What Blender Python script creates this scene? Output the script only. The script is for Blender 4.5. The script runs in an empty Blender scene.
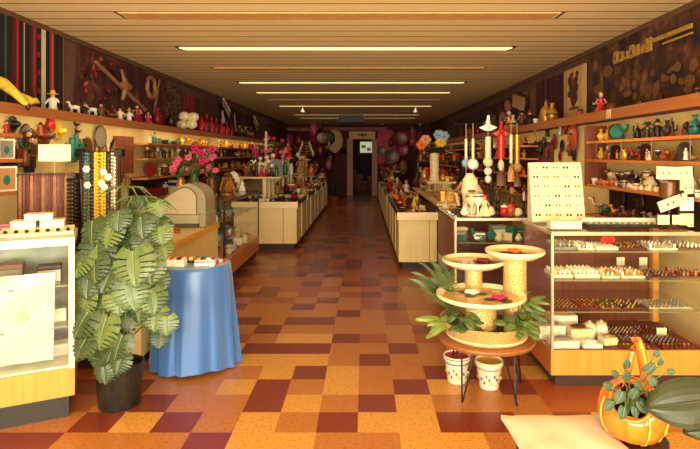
import bpy, math, random
from math import pi, sin, cos, radians as R
random.seed(7)
SC = bpy.context.scene
COL = SC.collection
F = 528.0; CH = 1.52; CX = 364.0; CY = 155.0
def W(x, y, d): return ((x-CX)*d/F, d, CH-(y-CY)*d/F)

# ------------------------------------------------------------------ materials
MATS = {}
def srgb(c):
    return tuple(((v/255)/12.92 if v/255 <= .04045 else ((v/255+.055)/1.055)**2.4) for v in c)
def newmat(name):
    m = bpy.data.materials.new(name); m.use_nodes = True
    nt = m.node_tree; b = nt.nodes['Principled BSDF']
    return m, nt, b
def mat(name, rgb, rough=.55, metal=0, var=.12, scale=12, bump=0, spec=.4):
    """plain colour with a little grain"""
    if name in MATS: return MATS[name]
    m, nt, b = newmat(name)
    c = srgb(rgb)
    b.inputs['Roughness'].default_value = rough
    b.inputs['Metallic'].default_value = metal
    b.inputs['Specular IOR Level'].default_value = spec
    tc = nt.nodes.new('ShaderNodeTexCoord'); n = nt.nodes.new('ShaderNodeTexNoise')
    n.inputs['Scale'].default_value = scale; n.inputs['Detail'].default_value = 3
    nt.links.new(tc.outputs['Object'], n.inputs['Vector'])
    r = nt.nodes.new('ShaderNodeValToRGB')
    r.color_ramp.elements[0].position = .3; r.color_ramp.elements[1].position = .7
    r.color_ramp.elements[0].color = tuple(v*(1-var) for v in c)+(1,)
    r.color_ramp.elements[1].color = tuple(min(1, v*(1+var)) for v in c)+(1,)
    nt.links.new(n.outputs['Fac'], r.inputs['Fac']); nt.links.new(r.outputs['Color'], b.inputs['Base Color'])
    if bump:
        bp = nt.nodes.new('ShaderNodeBump'); bp.inputs['Strength'].default_value = bump; bp.inputs['Distance'].default_value = .01
        nt.links.new(n.outputs['Fac'], bp.inputs['Height']); nt.links.new(bp.outputs['Normal'], b.inputs['Normal'])
    MATS[name] = m; return m
def wood(name, rgb, rgb2, axis='X', rough=.4, scale=1.0):
    if name in MATS: return MATS[name]
    m, nt, b = newmat(name); b.inputs['Roughness'].default_value = rough
    tc = nt.nodes.new('ShaderNodeTexCoord'); mp = nt.nodes.new('ShaderNodeMapping')
    s = {'X': (.6, 14, 14), 'Y': (14, .6, 14), 'Z': (14, 14, .6)}[axis]
    mp.inputs['Scale'].default_value = tuple(v*scale for v in s)
    n = nt.nodes.new('ShaderNodeTexNoise'); n.inputs['Scale'].default_value = 3; n.inputs['Detail'].default_value = 5
    r = nt.nodes.new('ShaderNodeValToRGB'); r.color_ramp.elements[0].position = .3; r.color_ramp.elements[1].position = .72
    r.color_ramp.elements[0].color = srgb(rgb)+(1,); r.color_ramp.elements[1].color = srgb(rgb2)+(1,)
    L = nt.links
    L.new(tc.outputs['Object'], mp.inputs['Vector']); L.new(mp.outputs['Vector'], n.inputs['Vector'])
    L.new(n.outputs['Fac'], r.inputs['Fac']); L.new(r.outputs['Color'], b.inputs['Base Color'])
    MATS[name] = m; return m
def emit(name, rgb, s):
    if name in MATS: return MATS[name]
    m, nt, b = newmat(name)
    b.inputs['Base Color'].default_value = srgb(rgb)+(1,)
    b.inputs['Emission Color'].default_value = srgb(rgb)+(1,); b.inputs['Emission Strength'].default_value = s
    MATS[name] = m; return m
def glass(name='glass', tint=(253, 254, 252)):
    if name in MATS: return MATS[name]
    m, nt, b = newmat(name); nt.nodes.remove(b); L = nt.links
    out = nt.nodes['Material Output']
    t = nt.nodes.new('ShaderNodeBsdfTransparent'); t.inputs['Color'].default_value = srgb(tint)+(1,)
    g = nt.nodes.new('ShaderNodeBsdfGlossy'); g.inputs['Roughness'].default_value = .02
    fr = nt.nodes.new('ShaderNodeFresnel'); fr.inputs['IOR'].default_value = 1.3
    mx = nt.nodes.new('ShaderNodeMixShader')
    ge = nt.nodes.new('ShaderNodeNewGeometry'); iv = nt.nodes.new('ShaderNodeMath'); iv.operation = 'SUBTRACT'; iv.inputs[0].default_value = 1
    mu = nt.nodes.new('ShaderNodeMath'); mu.operation = 'MULTIPLY'
    L.new(ge.outputs['Backfacing'], iv.inputs[1]); L.new(fr.outputs[0], mu.inputs[0]); L.new(iv.outputs[0], mu.inputs[1]); L.new(mu.outputs[0], mx.inputs[0]); L.new(t.outputs[0], mx.inputs[1]); L.new(g.outputs[0], mx.inputs[2])
    L.new(mx.outputs[0], out.inputs['Surface'])
    MATS[name] = m; return m
def stripes(name, cols, axis=1, rough=.9, zig=0):
    """woven stripes along the cloth's width (generated coordinates)"""
    if name in MATS: return MATS[name]
    m, nt, b = newmat(name); b.inputs['Roughness'].default_value = rough; L = nt.links
    tc = nt.nodes.new('ShaderNodeTexCoord'); sp = nt.nodes.new('ShaderNodeSeparateXYZ')
    L.new(tc.outputs['Generated'], sp.inputs[0])
    r = nt.nodes.new('ShaderNodeValToRGB'); cr = r.color_ramp; cr.interpolation = 'CONSTANT'
    tot = sum(c[1] for c in cols); p = 0
    for i, (c, w) in enumerate(cols):
        e = cr.elements[0] if i == 0 else (cr.elements[1] if i == 1 else cr.elements.new(p/tot))
        e.position = p/tot; e.color = srgb(c)+(1,); p += w
    L.new(sp.outputs[axis], r.inputs['Fac'])
    n = nt.nodes.new('ShaderNodeTexNoise'); n.inputs['Scale'].default_value = 60
    mx = nt.nodes.new('ShaderNodeMixRGB'); mx.blend_type = 'MULTIPLY'; mx.inputs['Fac'].default_value = .35
    L.new(tc.outputs['Generated'], n.inputs['Vector'])
    L.new(r.outputs['Color'], mx.inputs['Color1']); L.new(n.outputs['Fac'], mx.inputs['Color2'])
    L.new(mx.outputs['Color'], b.inputs['Base Color'])
    MATS[name] = m; return m
def blotch(name, cols, scale=6, rough=.9, cell=False, stretch=(1, 1, 1), coord='Object'):
    if name in MATS: return MATS[name]
    m, nt, b = newmat(name); b.inputs['Roughness'].default_value = rough; L = nt.links
    tc = nt.nodes.new('ShaderNodeTexCoord'); mp = nt.nodes.new('ShaderNodeMapping'); mp.inputs['Scale'].default_value = stretch
    L.new(tc.outputs[coord], mp.inputs['Vector'])
    if cell:
        n = nt.nodes.new('ShaderNodeTexVoronoi'); o = 'Distance'
    else:
        n = nt.nodes.new('ShaderNodeTexNoise'); n.inputs['Detail'].default_value = 6; n.inputs['Roughness'].default_value = .65; o = 'Fac'
    n.inputs['Scale'].default_value = scale; L.new(mp.outputs['Vector'], n.inputs['Vector'])
    r = nt.nodes.new('ShaderNodeValToRGB'); cr = r.color_ramp; cr.interpolation = 'CONSTANT' if cell else 'LINEAR'
    lo, hi = (.0, .62) if cell else (.3, .68)
    for i, c in enumerate(cols):
        p = lo+(hi-lo)*i/max(1, len(cols)-1)
        e = cr.elements[i] if i < 2 else cr.elements.new(p)
        e.position = p; e.color = srgb(c)+(1,)
    L.new(n.outputs[o], r.inputs['Fac']); L.new(r.outputs['Color'], b.inputs['Base Color'])
    MATS[name] = m; return m

# ------------------------------------------------------------------ mesh builder
class MB:
    def __init__(s): s.v = []; s.f = []; s.mi = []; s.cur = 0
    def add(s, vs, fs):
        o = len(s.v); s.v += [tuple(v) for v in vs]; s.f += [tuple(i+o for i in f) for f in fs]; s.mi += [s.cur]*len(fs); return s
    def box(s, x0, x1, y0, y1, z0, z1):
        v = [(x, y, z) for z in (z0, z1) for y in (y0, y1) for x in (x0, x1)]
        return s.add(v, [(0, 2, 3, 1), (4, 5, 7, 6), (0, 1, 5, 4), (2, 6, 7, 3), (0, 4, 6, 2), (1, 3, 7, 5)])
    def bbox(s, x0, x1, y0, y1, z0, z1, b=.004):
        """box with bevelled vertical and top edges"""
        def ring(i, z):
            a0, a1, c0, c1 = x0+i, x1-i, y0+i, y1-i; e = b
            return [(a0+e, c0, z), (a1-e, c0, z), (a1, c0+e, z), (a1, c1-e, z), (a1-e, c1, z), (a0+e, c1, z), (a0, c1-e, z), (a0, c0+e, z)]
        rs = [ring(b, z0), ring(0, z0+b), ring(0, z1-b), ring(b, z1)]
        v = sum(rs, []); f = [tuple(range(7, -1, -1)), tuple(range(24, 32))]
        for k in range(3):
            for i in range(8): j = (i+1) % 8; f.append((k*8+i, k*8+j, (k+1)*8+j, (k+1)*8+i))
        return s.add(v, f)
    def lathe(s, prof, n=16, c=(0, 0, 0), fold=None, sx=1, sy=1):
        vs = []; fs = []; m = len(prof)
        for k, (r, z) in enumerate(prof):
            for i in range(n):
                a = 2*pi*i/n; rr = r+(fold(a, k/(m-1)) if fold else 0)
                vs.append((c[0]+rr*cos(a)*sx, c[1]+rr*sin(a)*sy, c[2]+z))
        for k in range(m-1):
            for i in range(n): j = (i+1) % n; fs.append((k*n+i, k*n+j, (k+1)*n+j, (k+1)*n+i))
        if prof[0][0] > 1e-5: fs.append(tuple(range(n-1, -1, -1)))
        if prof[-1][0] > 1e-5: fs.append(tuple((m-1)*n+i for i in range(n)))
        return s.add(vs, fs)
    def ell(s, c, r, n=12, m=7):
        vs = [(c[0], c[1], c[2]-r[2])]; fs = []
        for k in range(1, m):
            t = -pi/2+pi*k/m
            for i in range(n): a = 2*pi*i/n; vs.append((c[0]+r[0]*cos(t)*cos(a), c[1]+r[1]*cos(t)*sin(a), c[2]+r[2]*sin(t)))
        vs.append((c[0], c[1], c[2]+r[2]))
        for i in range(n): j = (i+1) % n; fs.append((0, 1+j, 1+i))
        for k in range(m-2):
            for i in range(n): j = (i+1) % n; fs.append((1+k*n+i, 1+k*n+j, 1+(k+1)*n+j, 1+(k+1)*n+i))
        t = len(vs)-1
        for i in range(n): j = (i+1) % n; fs.append((t, 1+(m-2)*n+i, 1+(m-2)*n+j))
        return s.add(vs, fs)
    def tube(s, pts, r, n=6):
        vs = []; fs = []; m = len(pts)
        if not hasattr(r, '__len__'): r = [r]*m
        import mathutils
        V = mathutils.Vector
        P = [V(p) for p in pts]
        for k in range(m):
            d = (P[min(k+1, m-1)]-P[max(k-1, 0)])
            if d.length < 1e-9: d = V((0, 0, 1))
            d.normalize(); u = d.cross(V((0, 0, 1)) if abs(d.z) < .9 else V((1, 0, 0))).normalized(); w = d.cross(u)
            for i in range(n):
                a = 2*pi*i/n; vs.append(tuple(P[k]+(u*cos(a)+w*sin(a))*r[k]))
        for k in range(m-1):
            for i in range(n): j = (i+1) % n; fs.append((k*n+i, k*n+j, (k+1)*n+j, (k+1)*n+i))
        fs.append(tuple(range(n-1, -1, -1))); fs.append(tuple((m-1)*n+i for i in range(n)))
        return s.add(vs, fs)
    def prism(s, poly, t0, t1, axis='y'):
        """poly in the other two axes, extruded from t0 to t1"""
        def P(a, b, t): return {'y': (a, t, b), 'x': (t, a, b), 'z': (a, b, t)}[axis]
        n = len(poly); vs = [P(a, b, t0) for a, b in poly]+[P(a, b, t1) for a, b in poly]
        fs = [tuple(range(n)), tuple(range(2*n-1, n-1, -1))]
        for i in range(n): j = (i+1) % n; fs.append((i, i+n, j+n, j))
        return s.add(vs, fs)
    def build(s, name, m, parent=None, smooth=False, loc=None, flat=False):
        me = bpy.data.meshes.new(name); me.from_pydata(s.v, [], s.f)
        ms = m if isinstance(m, (list, tuple)) else [m]
        for q in ms: me.materials.append(q)
        if len(ms) > 1: me.polygons.foreach_set('material_index', s.mi)
        import bmesh
        bm = bmesh.new(); bm.from_mesh(me)
        if not flat: bmesh.ops.recalc_face_normals(bm, faces=bm.faces)
        bm.to_mesh(me); bm.free()
        if smooth:
            me.polygons.foreach_set('use_smooth', [True]*len(me.polygons))
            me.set_sharp_from_angle(angle=R(50))
        me.update()
        o = bpy.data.objects.new(name, me); COL.objects.link(o)
        if parent: o.parent = parent
        if loc: o.location = loc
        return o
def tag(o, label, cat, group=None, kind='thing'):
    o['label'] = label; o['category'] = cat
    if group: o['group'] = group
    if kind: o['kind'] = kind
    return o
def thing(name, loc=(0, 0, 0), rz=0, label='', cat='', group=None):
    o = bpy.data.objects.new(name, None); COL.objects.link(o); o.empty_display_size = .05
    o.location = loc; o.rotation_euler = (0, 0, rz)
    if label: tag(o, label, cat, group)
    return o
def struct(name, mb, m, **k):
    o = mb.build(name, m, **k); o['kind'] = 'structure'; return o
CH_MAP = {}
def copy_tree(o, parent=None):
    c = o.copy(); COL.objects.link(c)
    if parent: c.parent = parent
    for ch in KIDS.get(o, ()): copy_tree_k(ch, c)
    return c
KIDS = {}
def copy_tree_k(o, parent):
    c = o.copy(); COL.objects.link(c); c.parent = parent
    for ch in KIDS.get(o, ()): copy_tree_k(ch, c)
    return c
def register(o):
    ks = list(o.children); KIDS[o] = ks
    for k in ks: register(k)
ORD = ['first', 'second', 'third', 'fourth', 'fifth', 'sixth', 'seventh', 'eighth', 'ninth', 'tenth', 'eleventh', 'twelfth', 'thirteenth',
       'fourteenth', 'fifteenth', 'sixteenth', 'seventeenth', 'eighteenth', 'nineteenth', 'twentieth']
def ordn(i):
    if i < 20: return ORD[i]
    t = {2: 'twenty', 3: 'thirty', 4: 'forty', 5: 'fifty', 6: 'sixty', 7: 'seventy'}[(i+1)//10]
    k = (i+1) % 10
    return t+'-'+ORD[k-1] if k else {20: 'twentieth', 30: 'thirtieth', 40: 'fortieth', 50: 'fiftieth', 60: 'sixtieth', 70: 'seventieth'}[i+1]

# ------------------------------------------------------------------ palette
PAL = {'red': (190, 30, 22), 'crimson': (130, 18, 25), 'orange': (225, 110, 30), 'yellow': (240, 190, 40), 'gold': (205, 150, 60), 'green': (50, 100, 45),
       'teal': (40, 110, 100), 'blue': (50, 80, 140), 'white': (245, 238, 215), 'cream': (235, 215, 165), 'pink': (225, 90, 125), 'magenta': (190, 30, 90),
       'brown': (105, 60, 30), 'dark brown': (50, 26, 16), 'black': (22, 16, 15), 'grey': (140, 130, 115), 'tan': (185, 135, 80), 'silver': (190, 180, 165),
       'skin': (215, 150, 105), 'light blue': (140, 170, 190), 'terracotta': (175, 80, 45)}
def pc(c):
    return mat('glaze_'+c.replace(' ', '_'), PAL[c], .3 if c not in ('black', 'dark brown') else .4, 0, .18, 40) if c not in ('silver', 'gold') else mat('metal_'+c, PAL[c], .35, .6, .1, 30)

# ------------------------------------------------------------------ small goods: each builder makes a 1-unit-high model (z 0..1) facing -y
def g_vase(t, a, b):
    MB().lathe([(.13, 0), (.16, .03), (.27, .25), (.3, .42), (.22, .62), (.1, .76), (.09, .86), (.16, 1), (.12, .98)], 14).build('body', pc(a), t, True)
    MB().lathe([(.302, .37), (.312, .42), (.302, .47)], 14).build('painted_band', pc(b), t, True)
def g_bottle(t, a, b):
    MB().lathe([(.2, 0), (.22, .04), (.22, .5), (.15, .62), (.06, .7), (.055, .86)], 12).build('body', pc(a), t, True)
    MB().lathe([(.065, .85), (.085, .9), (.075, .96), (.02, 1)], 10).build('stopper', pc(b), t, True)
def g_candlestick(t, a, b):
    MB().lathe([(.24, 0), (.22, .04), (.08, .1), (.06, .25), (.11, .33), (.05, .42), (.07, .55), (.14, .6), (.12, .64)], 12).build('holder', pc(a), t, True)
    MB().lathe([(.055, .62), (.055, .96), (.02, 1)], 8).build('candle', pc(b), t, True)
def g_goblet(t, a, b):
    MB().lathe([(.22, 0), (.2, .03), (.04, .08), (.035, .42), (.1, .5), (.23, .66), (.27, .82), (.23, 1), (.21, 1), (.24, .82), (.08, .56)], 14).build('bowl', pc(a), t, True)
    MB().lathe([(.262, .86), (.268, .9), (.25, .94)], 14).build('rim_band', pc(b), t, True)
def g_bird(t, a, b):
    MB().ell((0, 0, .42), (.34, .16, .2), 12, 7).ell((-.27, 0, .74), (.13, .11, .12), 10, 6).tube([(-.2, 0, .5), (-.27, 0, .72)], [.12, .08], 8).tube([(.25, 0, .45), (.55, 0, .62)], [.1, .03], 6).build('body', pc(a), t, True)
    MB().tube([(-.38, 0, .74), (-.52, 0, .7)], [.045, .005], 6).build('beak', pc(b), t)
    MB().lathe([(.2, 0), (.18, .05), (.05, .08), (.04, .26)], 10).build('base', pc('dark brown'), t, True)
def g_horse(t, a, b):
    m = MB().ell((0, 0, .5), (.32, .13, .14), 12, 7).tube([(-.25, 0, .5), (-.36, 0, .8)], [.12, .07], 8).ell((-.43, 0, .84), (.13, .06, .065), 8, 6)
    for x, y, k in ((-.22, .07, -.05), (-.2, -.07, .06), (.22, .07, .04), (.24, -.07, -.05)): m.tube([(x, y, .45), (x+k, y, .24), (x+k*.4, y, .04)], [.06, .035, .035], 6)
    m.build('body', pc(a), t, True)
    MB().tube([(-.28, 0, .93), (-.24, 0, .7), (-.12, 0, .6)], [.03, .05, .02], 6).build('mane', pc(b), t)
    MB().tube([(.3, 0, .55), (.43, 0, .45), (.44, 0, .25)], [.03, .045, .01], 6).build('tail', pc(b), t)
    MB().bbox(-.4, .4, -.16, .16, 0, .05, .01).build('base', pc(b), t)
def g_doll(t, a, b):
    MB().lathe([(.27, 0), (.29, .02), (.2, .28), (.1, .5), (.13, .62), (.12, .7), (.04, .74)], 12, fold=lambda q, k: .02*cos(q*6)*(1-k)).build('dress', pc(a), t, True)
    MB().ell((0, 0, .84), (.095, .095, .115), 10, 7).tube([(0, 0, .7), (0, 0, .78)], .04, 6).tube([(-.12, 0, .68), (-.23, -.04, .5), (-.12, -.16, .46)], [.035, .03, .025], 6).tube([(.12, 0, .68), (.23, -.04, .5), (.12, -.16, .46)], [.035, .03, .025], 6).build('head_and_arms', pc('skin'), t, True)
    MB().lathe([(.1, .84), (.12, .9), (.1, .96), (.04, 1)], 10, c=(0, .015, 0)).build('hair', pc(b), t, True)
def g_hatfigure(t, a, b):
    MB().lathe([(.2, 0), (.22, .05), (.16, .3), (.19, .5), (.12, .64), (.05, .68)], 10).tube([(-.15, 0, .58), (-.3, -.05, .35)], [.05, .04], 6).tube([(.15, 0, .58), (.28, -.12, .42)], [.05, .04], 6).build('body', pc(a), t, True)
    MB().ell((0, 0, .75), (.1, .1, .11), 10, 6).build('head', pc('skin'), t, True)
    MB().lathe([(.24, .8), (.25, .82), (.12, .84), (.1, .96), (.05, 1)], 12).build('hat', pc(b), t, True)
def g_cup(t, a, b):
    MB().lathe([(.28, 0), (.3, .03), (.44, .55), (.5, 1), (.46, 1), (.4, .55), (.25, .08)], 14).build('bowl', pc(a), t, True)
    MB().tube([(.45, 0, .85), (.68, 0, .8), (.7, 0, .5), (.4, 0, .35)], .05, 6).build('handle', pc(a), t, True)
    MB().lathe([(.472, .66), (.487, .72), (.492, .8)], 14).build('painted_band', pc(b), t, True)
def g_teapot(t, a, b):
    MB().lathe([(.25, 0), (.4, .12), (.46, .35), (.38, .6), (.2, .72), (.14, .74)], 14).tube([(.38, 0, .3), (.62, 0, .45), (.72, 0, .72)], [.09, .06, .04], 8).build('body', pc(a), t, True)
    MB().tube([(-.38, 0, .55), (-.66, 0, .55), (-.66, 0, .25), (-.4, 0, .2)], .04, 6).build('handle', pc(b), t, True)
    MB().lathe([(.17, .73), (.12, .82), (.04, .86), (.06, .95), (.02, 1)], 12).build('lid', pc(b), t, True)
def g_box(t, a, b):
    MB().bbox(-.6, .6, -.4, .4, 0, .72, .03).build('box_body', pc(a), t)
    MB().bbox(-.63, .63, -.43, .43, .72, 1, .03).build('lid', pc(b), t)
def g_plate(t, a, b):
    for nm, pr, c in (('rim', [(.3, 0), (.5, -.05), (.49, -.07), (.28, -.02)], a), ('painted_centre', [(0, -.012), (.31, -.012), (.33, .01)], b)):
        m = MB().lathe(pr, 22); m.v = [(x, z, y+.5) for x, y, z in m.v]; m.build(nm, pc(c), t, True)
    m = MB().lathe([(.4, -.062), (.42, -.068), (.43, -.06)], 22); m.v = [(x, z, y+.5) for x, y, z in m.v]; m.build('painted_ring', pc(b), t, True)
def g_mask(t, a, b):
    MB().ell((0, 0, .5), (.3, .12, .5), 14, 9).build('face', pc(a), t, True)
    MB().ell((-.12, -.1, .6), (.07, .03, .035), 8, 5).ell((.12, -.1, .6), (.07, .03, .035), 8, 5).build('eyes', pc(b), t, True)
    MB().ell((0, -.1, .24), (.12, .03, .04), 8, 5).build('mouth', pc(b), t, True)
    MB().prism([(-.05, .62), (.05, .62), (.08, .36), (-.08, .36)], -.17, -.08).build('nose', pc(a), t)
def g_shrine(t, a, b):
    o = [(-.34, 0), (-.36, .6)]+[(.36*cos(pi-pi*i/8), .62+.38*sin(pi*i/8)) for i in range(9)]+[(.34, 0)]
    q = [(x*.75, .06+z*.86) for x, z in o]
    MB().prism(o, 0, .16).build('arch', pc(a), t)
    MB().prism(q, -.03, .02).build('niche', pc('dark brown'), t)
    MB().lathe([(.14, 0), (.1, .3), (.12, .42), (.04, .5)], 8, c=(0, -.06, .06)).ell((0, -.06, .62), (.07, .07, .08), 8, 6).build('statuette', pc(b), t, True)
def g_cactus(t, a, b):
    MB().tube([(0, 0, .15), (0, 0, .95), (0, 0, 1)], [.1, .1, .04], 8).tube([(.08, 0, .4), (.28, 0, .44), (.3, 0, .74)], [.07, .07, .05], 8).tube([(-.08, 0, .52), (-.26, 0, .56), (-.28, 0, .8)], [.07, .07, .05], 8).build('stem', pc(a), t, True)
    MB().lathe([(.17, 0), (.23, .2), (.2, .2)], 12).build('pot', pc(b), t, True)
def g_frame(t, a, b):
    w, k = .38, .06
    MB().box(-w, w, -.03, .03, 0, k*1.2).box(-w, w, -.03, .03, 1-k*1.2, 1).box(-w, -w+k, -.03, .03, k, 1-k).box(w-k, w, -.03, .03, k, 1-k).build('frame', pc(a), t)
    MB().box(-w+k, w-k, -.01, .01, k, 1-k).build('picture', pc(b), t)
    MB().ell((0, -.012, .45), (.14, .015, .2), 10, 6).build('painted_shape', pc('teal'), t)
def g_jar(t, a, b):
    MB().lathe([(.3, 0), (.36, .05), (.38, .5), (.33, .68), (.26, .74)], 14).build('body', pc(a), t, True)
    MB().lathe([(.3, .74), (.3, .84), (.1, .92), (.05, 1)], 14).build('lid', pc(b), t, True)
def g_flowers(t, a, b):
    MB().lathe([(.08, 0), (.1, .04), (.1, .3), (.06, .42), (.075, .46)], 12).build('vase', pc(b), t, True)
    rr = random.Random(len(a)*3+len(b))
    for k in range(5):
        x, y, z = (rr.uniform(-.36, .36), rr.uniform(-.15, .15), rr.uniform(.6, .95))
        st = MB().tube([(0, 0, .4), (x*.5, y*.5, z*.75), (x, y, z)], .012, 4).build('stem', pc('green'), t)
        m = MB()
        for j in range(5):
            q = 2*pi*j/5; m.ell((x+.045*cos(q), y-.02, z+.04*sin(q)), (.04, .03, .035), 7, 5)
        m.build('blossom', pc(a), st, True)
def g_hat(t, a, b):
    MB().lathe([(.95, .08), (.98, .12), (.5, .05), (.42, .2), (.36, .75), (.2, 1)], 16).build('hat_body', pc(a), t, True)
    MB().lathe([(.44, .12), (.46, .25), (.43, .28)], 16).build('hat_band', pc(b), t, True)
def g_shell(t, a, b):
    MB().lathe([(.05, 0), (.4, .2), (.45, .45), (.3, .55), (.33, .66), (.2, .75), (.2, .85), (.02, 1)], 12, fold=lambda q, k: .03*cos(8*q)).build('shell', pc(a), t, True)
def g_tree(t, a, b):
    m = MB().tube([(0, 0, .05), (0, 0, 1)], [.03, .015], 6)
    for k in range(5):
        z = .3+.14*k; l = .38-.05*k
        m.tube([(-l, 0, z+.1), (-l*.6, 0, z), (l*.6, 0, z), (l, 0, z+.1)], .018, 5)
    m.build('rack', pc(a), t)
    MB().lathe([(.26, 0), (.24, .04), (.05, .07)], 12).build('base', pc(a), t, True)
    for k in range(5):
        z = .3+.14*k; l = .38-.05*k
        for q in (-1, 1): MB().tube([(q*l, 0, z+.1), (q*l, -.02, z-.02), (q*l*.9, -.02, z-.12)], [.03, .035, .02], 6).build('pendant', pc(b), t)
GB = {'vase': g_vase, 'bottle': g_bottle, 'candlestick': g_candlestick, 'goblet': g_goblet, 'bird_figurine': g_bird, 'horse_figurine': g_horse, 'doll': g_doll,
      'hat_figurine': g_hatfigure, 'cup': g_cup, 'teapot': g_teapot, 'gift_box': g_box, 'plate': g_plate, 'carved_mask': g_mask, 'shrine': g_shrine,
      'cactus_figurine': g_cactus, 'framed_picture': g_frame, 'jar': g_jar, 'flower_vase': g_flowers, 'sun_hat': g_hat, 'seashell': g_shell, 'jewelry_tree': g_tree}
DESC = {'vase': '{a} vase with {b} band', 'bottle': '{a} bottle with {b} stopper', 'candlestick': '{a} candlestick with {b} candle', 'goblet': '{a} goblet with {b} rim',
        'bird_figurine': '{a} bird figurine with {b} beak', 'horse_figurine': '{a} horse figurine on {b} base', 'doll': 'doll in {a} dress with {b} hair',
        'hat_figurine': '{a} figurine in {b} hat', 'cup': '{a} cup with {b} band', 'teapot': '{a} teapot with {b} lid', 'gift_box': '{a} box with {b} lid',
        'plate': '{a} plate with {b} centre', 'carved_mask': '{a} carved mask with {b} eyes', 'shrine': '{a} arched shrine with {b} statuette',
        'cactus_figurine': '{a} cactus figurine in {b} pot', 'framed_picture': '{a} framed {b} picture', 'jar': '{a} jar with {b} lid',
        'flower_vase': '{a} paper flowers in {b} vase', 'sun_hat': '{a} hat with {b} band', 'seashell': '{a} seashell', 'jewelry_tree': '{a} jewelry tree with {b} pendants'}
CATS = {'bird_figurine': 'figurine', 'horse_figurine': 'figurine', 'hat_figurine': 'figurine', 'carved_mask': 'mask', 'cactus_figurine': 'figurine', 'framed_picture': 'picture',
        'gift_box': 'box', 'flower_vase': 'flowers', 'sun_hat': 'hat', 'jewelry_tree': 'jewelry stand'}
PROTO = {}; USED = set(); XL, XR = -2.90, 2.52
def put(kind, a, b, loc, h, rz=0, where='', group=None, sc=None, tilt=None, hung=0):
    key = (kind, a, b)
    if key in PROTO: t = copy_tree(PROTO[key])
    else:
        t = thing(kind); GB[kind](t, a, b); register(t); PROTO[key] = t
    for k in ('group',):
        if k in t: del t[k]
    t.location = loc; t.rotation_euler = tilt or (0, 0, rz); t.scale = sc or (h, h, h)
    lab = DESC[kind].format(a=a, b=b)+(' '+where if where else '')
    if lab in USED: print('DUP LABEL', lab)
    USED.add(lab)
    if hung:
        t.name = 'hanging_'+kind
        g = {'plate': .045, 'carved_mask': .125, 'sun_hat': .96}.get(kind, .24)*(h)
        if kind == 'sun_hat': g = .01; t.rotation_euler = (0, -hung*pi/2, 0); t.location.z += h/2
        t.location.x = (XR-g-.006) if hung > 0 else (XL+g+.006)
    tag(t, lab, CATS.get(kind, kind.replace('_', ' ')), group)
    return t
def row(specs, p0, p1, place, anchor, group, rz=0, jit=.0, rnd=None):
    """set specs (kind, a, b, h) evenly from p0 to p1"""
    n = len(specs)
    for i, (k, a, b, h) in enumerate(specs):
        u = (i+.5)/n; q = rnd or random
        loc = [p0[j]+(p1[j]-p0[j])*u for j in range(3)]
        loc[0] += q.uniform(-jit, jit)
        put(k, a, b, loc, h, rz+q.uniform(-.25, .25), f'{place}, {ordn(i)} {anchor}', group)

#@@ROOM
# ------------------------------------------------------------------ room shell
XL, XR, YF, YB, H = -2.90, 2.52, -1.6, 20.0, 2.69
m_tY = blotch('tile_yellow', [(184, 126, 52), (208, 152, 72), (158, 100, 38)], 55, .27)
m_tO = blotch('tile_orange', [(156, 94, 42), (180, 114, 54), (134, 76, 32)], 55, .27)
m_tM = blotch('tile_rust', [(146, 72, 38), (158, 82, 42), (132, 60, 32)], 55, .27)
m_tD = blotch('tile_maroon', [(112, 44, 30), (124, 52, 34), (98, 36, 26)], 55, .27)
for m in (m_tY, m_tO, m_tM, m_tD):
    m.node_tree.nodes['Principled BSDF'].inputs['Specular IOR Level'].default_value = .35
# tiles 9 inches square; rows from the camera outwards, hand-placed where the pattern is readable
T = {-1: {-9: 3, -8: 3, -7: 1, -6: 1, -5: 1, -4: 3, -3: 0, -2: 0, -1: 1, 0: 1, 1: 0, 2: 0},
     0: {-9: 1, -8: 1, -7: 3, -6: 0, -5: 3, -4: 1, -3: 0, -2: 1, -1: 3, 0: 0, 1: 0, 2: 3, 3: 3},
     1: {-8: 2, -7: 1, -6: 3, -5: 1, -4: 1, -3: 3, -2: 0, -1: 1, 0: 3, 1: 0, 2: 1, 3: 1, 4: 1},
     2: {-4: 0, -3: 3, -2: 1, -1: 0, 0: 1, 1: 3, 2: 0, 3: 1, 4: 3}, 3: {-4: 1, -3: 0, -2: 3, -1: 0, 0: 1, 1: 1, 2: 3, 3: 3},
     4: {-4: 0, -3: 0, -2: 0, -1: 1, 0: 3, 1: 1, 2: 1}, 5: {-4: 3, -3: 3, -2: 3, -1: 1, 0: 1, 1: 3, 2: 1}, 6: {-4: 1, -3: 0, -2: 0, -1: 3, 0: 2, 1: 1},
     7: {-5: 1, -4: 3, -3: 1, -2: 1, -1: 1, 0: 1, 1: 1, 2: 3}, 8: {-5: 3, -4: 1, -3: 3, -2: 3, -1: 1, 0: 1, 1: 2, 2: 1}, 9: {-3: 1, -2: 1, -1: 3, 0: 1, 1: 2},
     10: {-6: 3, -5: 1, -4: 1, -3: 3, -2: 1, -1: 1, 0: 2, 1: 3}, 11: {-3: 1, -2: 3, -1: 1, 0: 2}, 12: {-6: 3, -5: 3, -4: 1, -3: 2, -2: 1, -1: 2, 0: 3, 1: 2},
     13: {-5: 3, -2: 2, -1: 1, 0: 2, 1: 3}, 14: {-3: 3, -2: 1, -1: 3, 0: 3, 1: 2}}
fl = MB(); S9 = .2286; rr = random.Random(3)
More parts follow.
